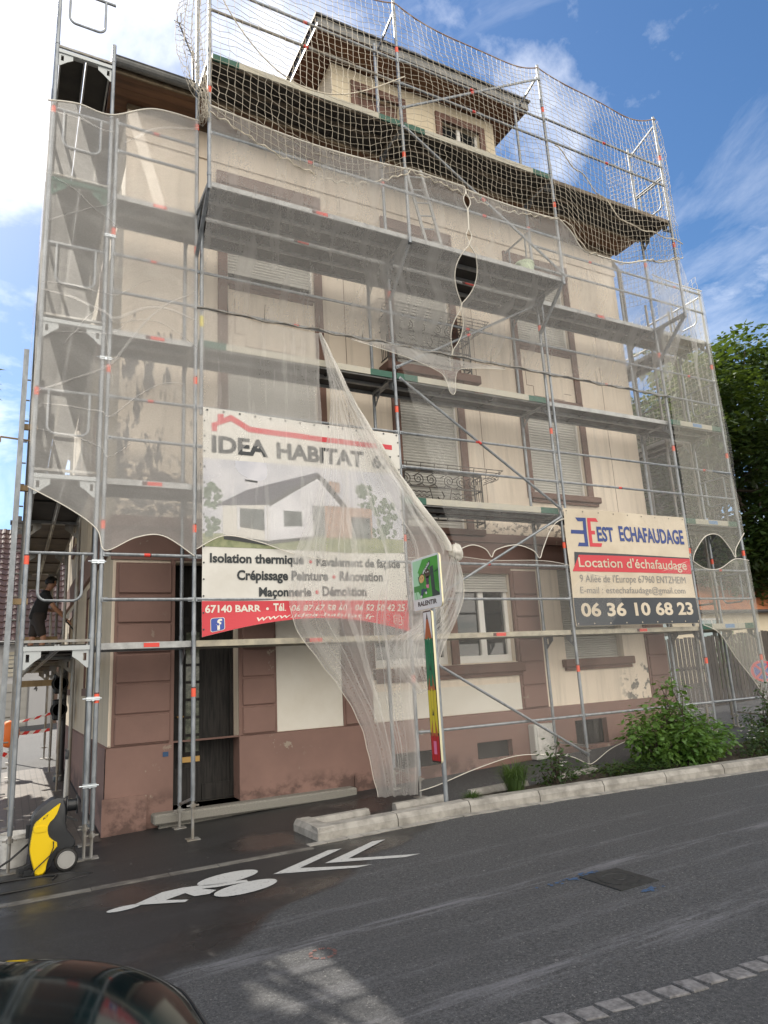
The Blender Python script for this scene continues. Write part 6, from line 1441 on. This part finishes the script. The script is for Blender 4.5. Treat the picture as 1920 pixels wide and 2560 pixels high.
# ------------------------------------------------------------------ plants
def leaf_cloud(mb, centres, n, size, rnd, droop=.3, mi=0, aspect=.55, normal_out=None):
    """many small bent leaves scattered through clumps (centre, radius)"""
    W_ = [r_[1] ** 2 if not isinstance(r_[1], tuple) else r_[1][0] * r_[1][2] for r_ in centres]; tot = sum(W_)
    for (c, rad), w in zip(centres, W_):
        rx, ry, rz = rad if isinstance(rad, tuple) else (rad, rad, rad)
        for _ in range(int(n * w / tot)):
            while True:
                d = Vector((rnd.uniform(-1, 1), rnd.uniform(-1, 1), rnd.uniform(-1, 1)))
                if d.length <= 1 and (d.length > .45 or rnd.random() < .25): break
            p = Vector(c) + Vector((d.x * rx, d.y * ry, d.z * rz)); s = size * rnd.uniform(.45, 1.5)
            o_ = (d + Vector((rnd.gauss(0, .5), rnd.gauss(0, .5), rnd.gauss(0, .4)))).normalized(); a = Vector((o_.x, o_.y, o_.z * .4 - droop)).normalized()
            b = a.cross(Vector((rnd.gauss(0, .5), rnd.gauss(0, .5), 1))).normalized(); nn = a.cross(b)
            q0 = p; q1 = p + a * s * .5 + b * s * aspect * .5 + nn * s * .06; q2 = p + a * s; q3 = p + a * s * .5 - b * s * aspect * .5 + nn * s * .06
            mb.add([q0, q1, q2, q3], [(0, 1, 2), (0, 2, 3)], mi)
def limb(mb, p, q, r0_, r1_, rnd, wob=.08, n=6):
    p, q = Vector(p), Vector(q); pts = []; rs = []
    for k in range(n + 1):
        t = k / n; w = (q - p).length * wob * math.sin(math.pi * t)
        pts.append(p.lerp(q, t) + Vector((rnd.gauss(0, 1), rnd.gauss(0, 1), rnd.gauss(0, .4))) * w * .6); rs.append(r0_ + (r1_ - r0_) * t)
    mb.path(pts, rs, 7); return pts
def tree(label, x, y, h, crown, nclump, nleaf, size, seed, mat='leaf_tree', trunk=.22, base_h=.28, group='trees beyond the scaffold'):
    rnd = random.Random(seed); z0 = G(x, y); t = thing('tree', label, 'tree', (x, y, z0), group)
    mb = MB(); top = Vector((x + rnd.uniform(-.3, .3), y, z0 + h * .75)); tp = limb(mb, (x, y, z0 - .1), top, trunk, trunk * .3, rnd, .03, 9)
    cl = []; rx, ry, rz = crown; cz = z0 + h - rz
    for k in range(nclump):
        while True:
            d = Vector((rnd.uniform(-1, 1), rnd.uniform(-1, 1), rnd.uniform(-1, 1)))
            if .35 < d.length <= 1: break
        w = 1 - .25 * max(0, d.z); c = Vector((x + d.x * rx * w, y + d.y * ry * w, cz + d.z * rz)); r_ = rnd.uniform(.22, .40) * min(rx, rz) * .8; cl.append((c, (r_, r_, r_ * .75)))
        if k % 2 == 0: limb(mb, tp[rnd.randint(3, 8)], c, trunk * .28, .02, rnd, .10, 5)
    build('trunk', mb, M['bark'], t, True)
    mb = MB(); leaf_cloud(mb, cl, nleaf, size, rnd, .25); build('crown', mb, M[mat], t); return t
tree('large dark green tree filling the right edge beyond the scaffold', 26.5, 11.5, 16.2, (5.6, 4.5, 7.0), 110, 56000, .30, 21, 'leaf_tree', .3)
tree('lighter green tree seen through the netting of the right return', 20.5, 15.5, 14.6, (4.2, 4.0, 5.6), 60, 18000, .34, 22, 'leaf_tree2', .25)
tree('bushy tree behind the fence beside the orange roofed house', 31.5, 20.0, 15.5, (5.5, 4.5, 6.0), 50, 10000, .48, 23, 'leaf_tree', .28)
# two trees added out of view to cast shade on the lane and footpath
tree('unseen tree added by the side street to shade the near lane', -5.88, 4.6, 12.6, (2.7, 2.8, 4.3), 80, 19000, .38, 24, 'leaf_tree', .2)
tree('second unseen tree added along the side street to shade the footpath', -5.7, 9.8, 12.4, (2.5, 2.7, 4.0), 70, 15000, .36, 25, 'leaf_tree', .2)  # added out of view, only its shade reaches the footpath
def shrub(name, label, cat, x, y, w, d, h, stems, nleaf, size, seed, mat, spikes=0, group='planter shrubs'):
    rnd = random.Random(seed); z0 = G(x, y) + .02; t = thing(name, label, cat, (x, y, z0), group); mb = MB(); cl = []
    for k in range(stems):
        a = rnd.uniform(0, 6.283); q = rnd.random() ** .5; e = Vector((x + math.cos(a) * q * w, y + math.sin(a) * q * d, z0 + h * (1 - .55 * q * q) * rnd.uniform(.62, 1.0)))
        if k < spikes: e = Vector((x + rnd.uniform(-.45, .45) * w, y + rnd.uniform(-.3, .3) * d, z0 + h * rnd.uniform(1.12, 1.38)))
        pts = limb(mb, (x + math.cos(a) * q * w * .25, y + math.sin(a) * q * d * .25, z0 - .02), e, .011, .004, rnd, .10, 6)
        for i in (2, 3, 4, 5, 6):
            cl.append((pts[i], (.05 + .16 * (1 if k >= spikes else .4) * rnd.uniform(.6, 1.2),) * 3))
    build('stem', mb, M['bark'], t, True); mb = MB(); leaf_cloud(mb, cl, nleaf, size, rnd, .35, aspect=.62); build('foliage', mb, M[mat], t); return t
shrub('shrub', 'large bright green leafy shrub spilling over the kerb', 'shrub', 7.08, -.85, 1.0, .58, 1.0, 48, 6200, .085, 31, 'leaf_bush', 7)
t = shrub('rose_bush', 'small dark rose bush with a few white flowers near the cabinet', 'shrub', 4.78, -.82, .26, .20, .52, 16, 560, .065, 32, 'leaf_dark', 2)
def petals(t, spots, seed, s=.022):
    rnd = random.Random(seed); mb = MB()
    for p in spots:
        for k in range(5):
            a = 6.283 * k / 5 + rnd.random(); d = Vector((math.cos(a), math.sin(a), .5)) * s; b = Vector((-math.sin(a), math.cos(a), 0)) * s * .6; c = Vector(p); mb.add([c, c + d + b, c + d * 1.4, c + d - b], [(0, 1, 2, 3)])
    build('flower', mb, M['petal_white'], t)
rnd = random.Random(2)
petals(t, [(4.78 + rnd.uniform(-.25, .25), -.86 + rnd.uniform(-.2, .1), G(4.78, -.8) + rnd.uniform(.3, .5)) for _ in range(7)], 3)
t = shrub('shrub', 'low dark shrub with tiny white flowers at the right end of the planter', 'shrub', 9.15, -1.15, .80, .45, .42, 40, 3600, .05, 33, 'leaf_dark', 0)
petals(t, [(9.15 + rnd.uniform(-.8, .8), -1.2 + rnd.uniform(-.45, .3), G(9, -1.2) + rnd.uniform(.25, .46)) for _ in range(40)], 4, .018)
shrub('shrub', 'spiky dark shrub at the right edge in front of the fence', 'shrub', 9.9, -.55, .5, .4, .75, 24, 1200, .075, 34, 'leaf_dark', 5)
def tuft(label, x, y, r_, h, n, seed, group='grass tufts'):
    rnd = random.Random(seed); z0 = G(x, y) + .03; mb = MB()
    for k in range(n):
        a = rnd.uniform(0, 6.283); q = rnd.random(); p = Vector((x + math.cos(a) * r_ * .3 * q, y + math.sin(a) * r_ * .3 * q, z0)); l = h * rnd.uniform(.6, 1.15); o_ = Vector((math.cos(a), math.sin(a), 0)) * r_ * rnd.uniform(.3, 1.1); w = Vector((-math.sin(a), math.cos(a), 0)) * .0045
        m_ = p + o_ * .45 + Vector((0, 0, l * .75)); e = p + o_ + Vector((0, 0, l * rnd.uniform(.55, 1.0)))
        mb.add([p - w, p + w, m_ + w, m_ - w, e], [(0, 1, 2, 3), (3, 2, 4)])
    build('grass_tuft', mb, M['grass'], None, False, label, 'grass tuft', group, origin=(x, y, z0))
tuft('broad tuft of ornamental grass in the planter', 3.98, -.92, .30, .46, 420, 41)
tuft('low patch of grass next to the pole of the school sign', 3.28, -.93, .16, .17, 220, 42)
tuft('tiny weed between the two short kerb blocks', 2.20, -.86, .07, .08, 40, 43)
tuft('weeds at the very end of the long kerb', 9.3, -1.95, .22, .18, 160, 44)
def spread(name, zones, n, size, seed, mat):
    rnd = random.Random(seed); mb = MB()
    for k in range(n):
        x0, x1 = zones[rnd.randrange(len(zones))]; x = rnd.uniform(x0, x1); y0 = ky(max(x, 1.1)) + .25; y = rnd.uniform(y0, y0 + .55); z = G(x, y) + rnd.uniform(.06, .20)
        a = rnd.uniform(0, 6.283); d = Vector((math.cos(a), math.sin(a), rnd.uniform(-.2, .7))) * size * rnd.uniform(.6, 1.3); b = Vector((-math.sin(a), math.cos(a), 0)) * size * .3; p = Vector((x, y, z)); mb.add([p, p + d * .5 + b, p + d, p + d * .5 - b], [(0, 1, 2, 3)])
    build(name, mb, M[mat], kind='stuff')
spread('ground_cover', [(5.2, 6.6), (5.6, 6.6), (8.0, 10.5), (8.0, 10.5)], 2600, .06, 45, 'leaf_dark')

# ------------------------------------------------------------------ what stands beyond
# dark slatted fence along the neighbour's plot
t = thing('fence', 'dark upright slatted garden fence beyond the right end of the scaffold', 'fence', (14, 3.2, G(14, 3.2)))
mb = MB(); rnd = random.Random(6); x = 11.0
while x < 22:
    z = G(x, 3.2 + (x - 11) * .05); y = 3.2 + (x - 11) * .05; h = 1.72 + rnd.uniform(-.02, .02); mb.box(x, x + .105, y, y + .02, z + .05, z + h); x += .155
build('slat', mb, M['fence'], t); t.children[0]['kind'] = 'stuff'
mb = MB(); mb.bar((11, 3.235, -1.75), (22, 3.785, -1.65), .03, .09); mb.bar((11, 3.235, -.85), (22, 3.785, -.75), .03, .09); build('rail', mb, M['fence'], t)
for x in (11.3, 13.8, 16.3, 18.8, 21.3): mb = MB(); y = 3.27 + (x - 11) * .05; mb.box(x, x + .1, y, y + .1, G(x, y) - .1, G(x, y) + 1.7); build('post', mb, M['fence'], t)
def simple_house(label, x0, x1, y0, y1, zb, ze, ridge, wallm, roofm, axis='x', wins=(), chimney=None, tiles=False, over=.35):
    t = thing('house', label, 'house', ((x0 + x1) / 2, (y0 + y1) / 2, zb)); mb = MB()
    if axis == 'x':
        ym = (y0 + y1) / 2
        mb.add([(x0, y0, zb), (x1, y0, zb), (x1, y1, zb), (x0, y1, zb), (x0, y0, ze), (x1, y0, ze), (x1, y1, ze), (x0, y1, ze), (x0, ym, ridge), (x1, ym, ridge)], [(0, 1, 5, 4), (1, 2, 6, 9, 5), (2, 3, 7, 6), (3, 0, 4, 8, 7)])
        def roofP(u, v): 
            return Vector((x0 - over + (x1 - x0 + 2 * over) * u, 0, 0))
        build('wall', mb, M[wallm], t); mb = MB(); k = (ridge - ze) / (ym - y0)
        if tiles:
            nt_ = int((x1 - x0 + 2 * over) / .30); nr = int(math.hypot(ym - y0 + over, (ridge - ze) * 1.1) / .36); v = []
            def rp(x, s, lift): y = y0 - over + (ym - y0 + over) * s; return (x, y, ze - over * k + (ridge - ze + over * k) * s + lift)
            for r_ in range(nr):
                s0, s1 = r_ / nr, (r_ + 1) / nr
                for c in range(nt_):
                    xa = x0 - over + c * .30; pr = [(0, .0), (.07, .05), (.14, .055), (.20, .02), (.30, 0)]
                    b = [rp(xa + dx, s0, dz + .035) for dx, dz in pr] + [rp(xa + dx, s1, dz) for dx, dz in pr]; mb.add(b, [(i, i + 1, 6 + i, 5 + i) for i in range(4)])
            mb.add([rp(x0 - over, 0, -.02), rp(x1 + over, 0, -.02), rp(x1 + over, 1, -.02), rp(x0 - over, 1, -.02)], [(0, 1, 2, 3)])
        else: mb.add([(x0 - over, y0 - over, ze - over * k), (x1 + over, y0 - over, ze - over * k), (x1 + over, ym, ridge), (x0 - over, ym, ridge)], [(0, 1, 2, 3)])
        mb.add([(x0 - over, y1 + over, ze - over * k), (x1 + over, y1 + over, ze - over * k), (x1 + over, ym, ridge + .02), (x0 - over, ym, ridge + .02)], [(0, 1, 2, 3)])
        o = build('roof', mb, M[roofm], t); mb = MB(); mb.tube((x0 - over, y0 - over - .05, ze - over * k - .02), (x1 + over, y0 - over - .05, ze - over * k - .02), .07, 8); build('gutter', mb, M['slate'], t)
    for a, b, c, d in wins:
        mb = MB(); mb.box(a, b, y0 - .03, y0 + .05, c, d); w = build('window', mb, M['window_white'], t); mb = MB(); xm = (a + b) / 2
        for p, q in ((a + .07, xm - .03), (xm + .03, b - .07)): mb.box(p, q, y0 - .034, y0 - .031, c + .08, d - .07)
        build('pane', mb, M['car_glass'] if wallm == 'x' else M['pane'], w)
    if chimney: mb = MB(); x, y, z0, z1 = chimney; mb.box(x - .3, x + .3, y - .25, y + .25, z0, z1); mb.box(x - .35, x + .35, y - .3, y + .3, z1, z1 + .1); mb.tube((x, y, z1 + .1), (x, y, z1 + .35), .12, 10); build('chimney', mb, M['slate'], t)
    return t
M['pane'] = plain('pale_window_pane', (.30, .40, .42), .08)
M['tile_brown'] = plain('glazed_brown_tiles', (.085, .048, .036), .38, 0, (.06, .036, .029), 1.5)
M['tile_orange'] = plain('orange_tiles', (.42, .15, .06), .75, 0, (.32, .11, .05), 1.2)
hb = simple_house('white house with a glazed brown tile roof across the side street', -9.5, 3.2, 22, 31, G(-2, 22) - .1, 1.75, 6.7, 'house_white', 'tile_brown', 'x', (), (-2.0, 26.5, 5.5, 7.0), True)
zg = G(-2, 22); mb = MB(); mb.box(-2.35, -1.35, 21.93, 22.0, zg, zg + 1.6)
for k in range(5): mb.box(-2.33, -1.37, 21.915, 21.93, zg + .05 + k * .31, zg + .33 + k * .31)
build('garage_door', mb, M['grey_plastic'], hb)
mb = MB(); mb.box(-1.28, -.7, 21.9, 22, zg, zg + 1.75); o = build('door', mb, M['house_white'], hb); mb = MB(); text(mb, '4', lambda a, b: (a, 21.895, b), -1.14, -1.0, zg + 1.28, zg + 1.5, 0, .03); build('house_number', mb, M['slate'], o)
mb = MB()
for k in range(6): mb.box(-2.25, -1.75, 21.94, 21.99, .1 + k * .16, .22 + k * .16)
build('window_blind', mb, M['toe_white'], hb)
mb = MB(); mb.box(-.9, 3.3, 21.86, 21.98, -1.6, 1.5); build('downpipe', MB().box(-.42, -.30, 21.8, 21.92, zg, 1.6), M['tile_brown'], hb)
simple_house('cream house with white windows behind the dark fence', 17.0, 30, 9.0, 18, G(22, 9) - .2, 1.2, 3.4, 'cream', 'tile_orange', 'x', ((17.7, 19.0, -1.35, .75), (20.6, 21.9, -1.0, .8), (25.3, 26.6, -.9, .8)))
simple_house('house with an orange tiled roof showing between the trees', 27, 42, 24, 34, -1.6, 4.6, 9.0, 'cream', 'tile_orange', 'x', ((29, 30.4, 1.5, 3.2), (34, 35.4, 1.5, 3.2)))
# no stopping sign at the right edge
t = thing('road_sign', 'round blue and red no stopping sign at the right edge of the picture', 'sign', (11.55, .55, G(11.5, .55)))
mb = MB(); mb.tube((11.58, .58, G(11.5, .5)), (11.58, .58, -.6), .03, 10); build('pole', mb, M['galv'], t)
nd = Vector((-.75, -.66, 0)); ud = Vector((0, 0, 1)); sd_ = nd.cross(ud); c0 = Vector((11.55, .55, -.90))
mb = MB()
def disc(r_, l, mi): mb.poly([c0 + nd * (.012 + .002 * l) + sd_ * (r_ * math.cos(a)) + ud * (r_ * math.sin(a)) for a in [2 * math.pi * k / 32 for k in range(32)]], mi)
disc(.225, 0, 0); disc(.215, 1, 1); disc(.165, 2, 2)
for s in (1, -1): mb.poly([c0 + nd * .019 + sd_ * (a) + ud * (b) for a, b in ((-.13, s * .10), (-.10, s * .13), (.13, -s * .10), (.10, -s * .13))], 1)
M['sign_red'] = plain('sign_red', (.62, .02, .04), .4); M['sign_blue'] = plain('sign_blue', (.02, .06, .32), .4)
build('disc', mb, [M['galv'], M['sign_red'], M['sign_blue']], t)
shrub('shrub', 'sunlit yellow green shrub with orange blossom behind the fence', 'shrub', 17.6, 5.6, .9, .6, 1.75, 26, 1500, .14, 51, 'leaf_bush', 0, 'garden shrubs')
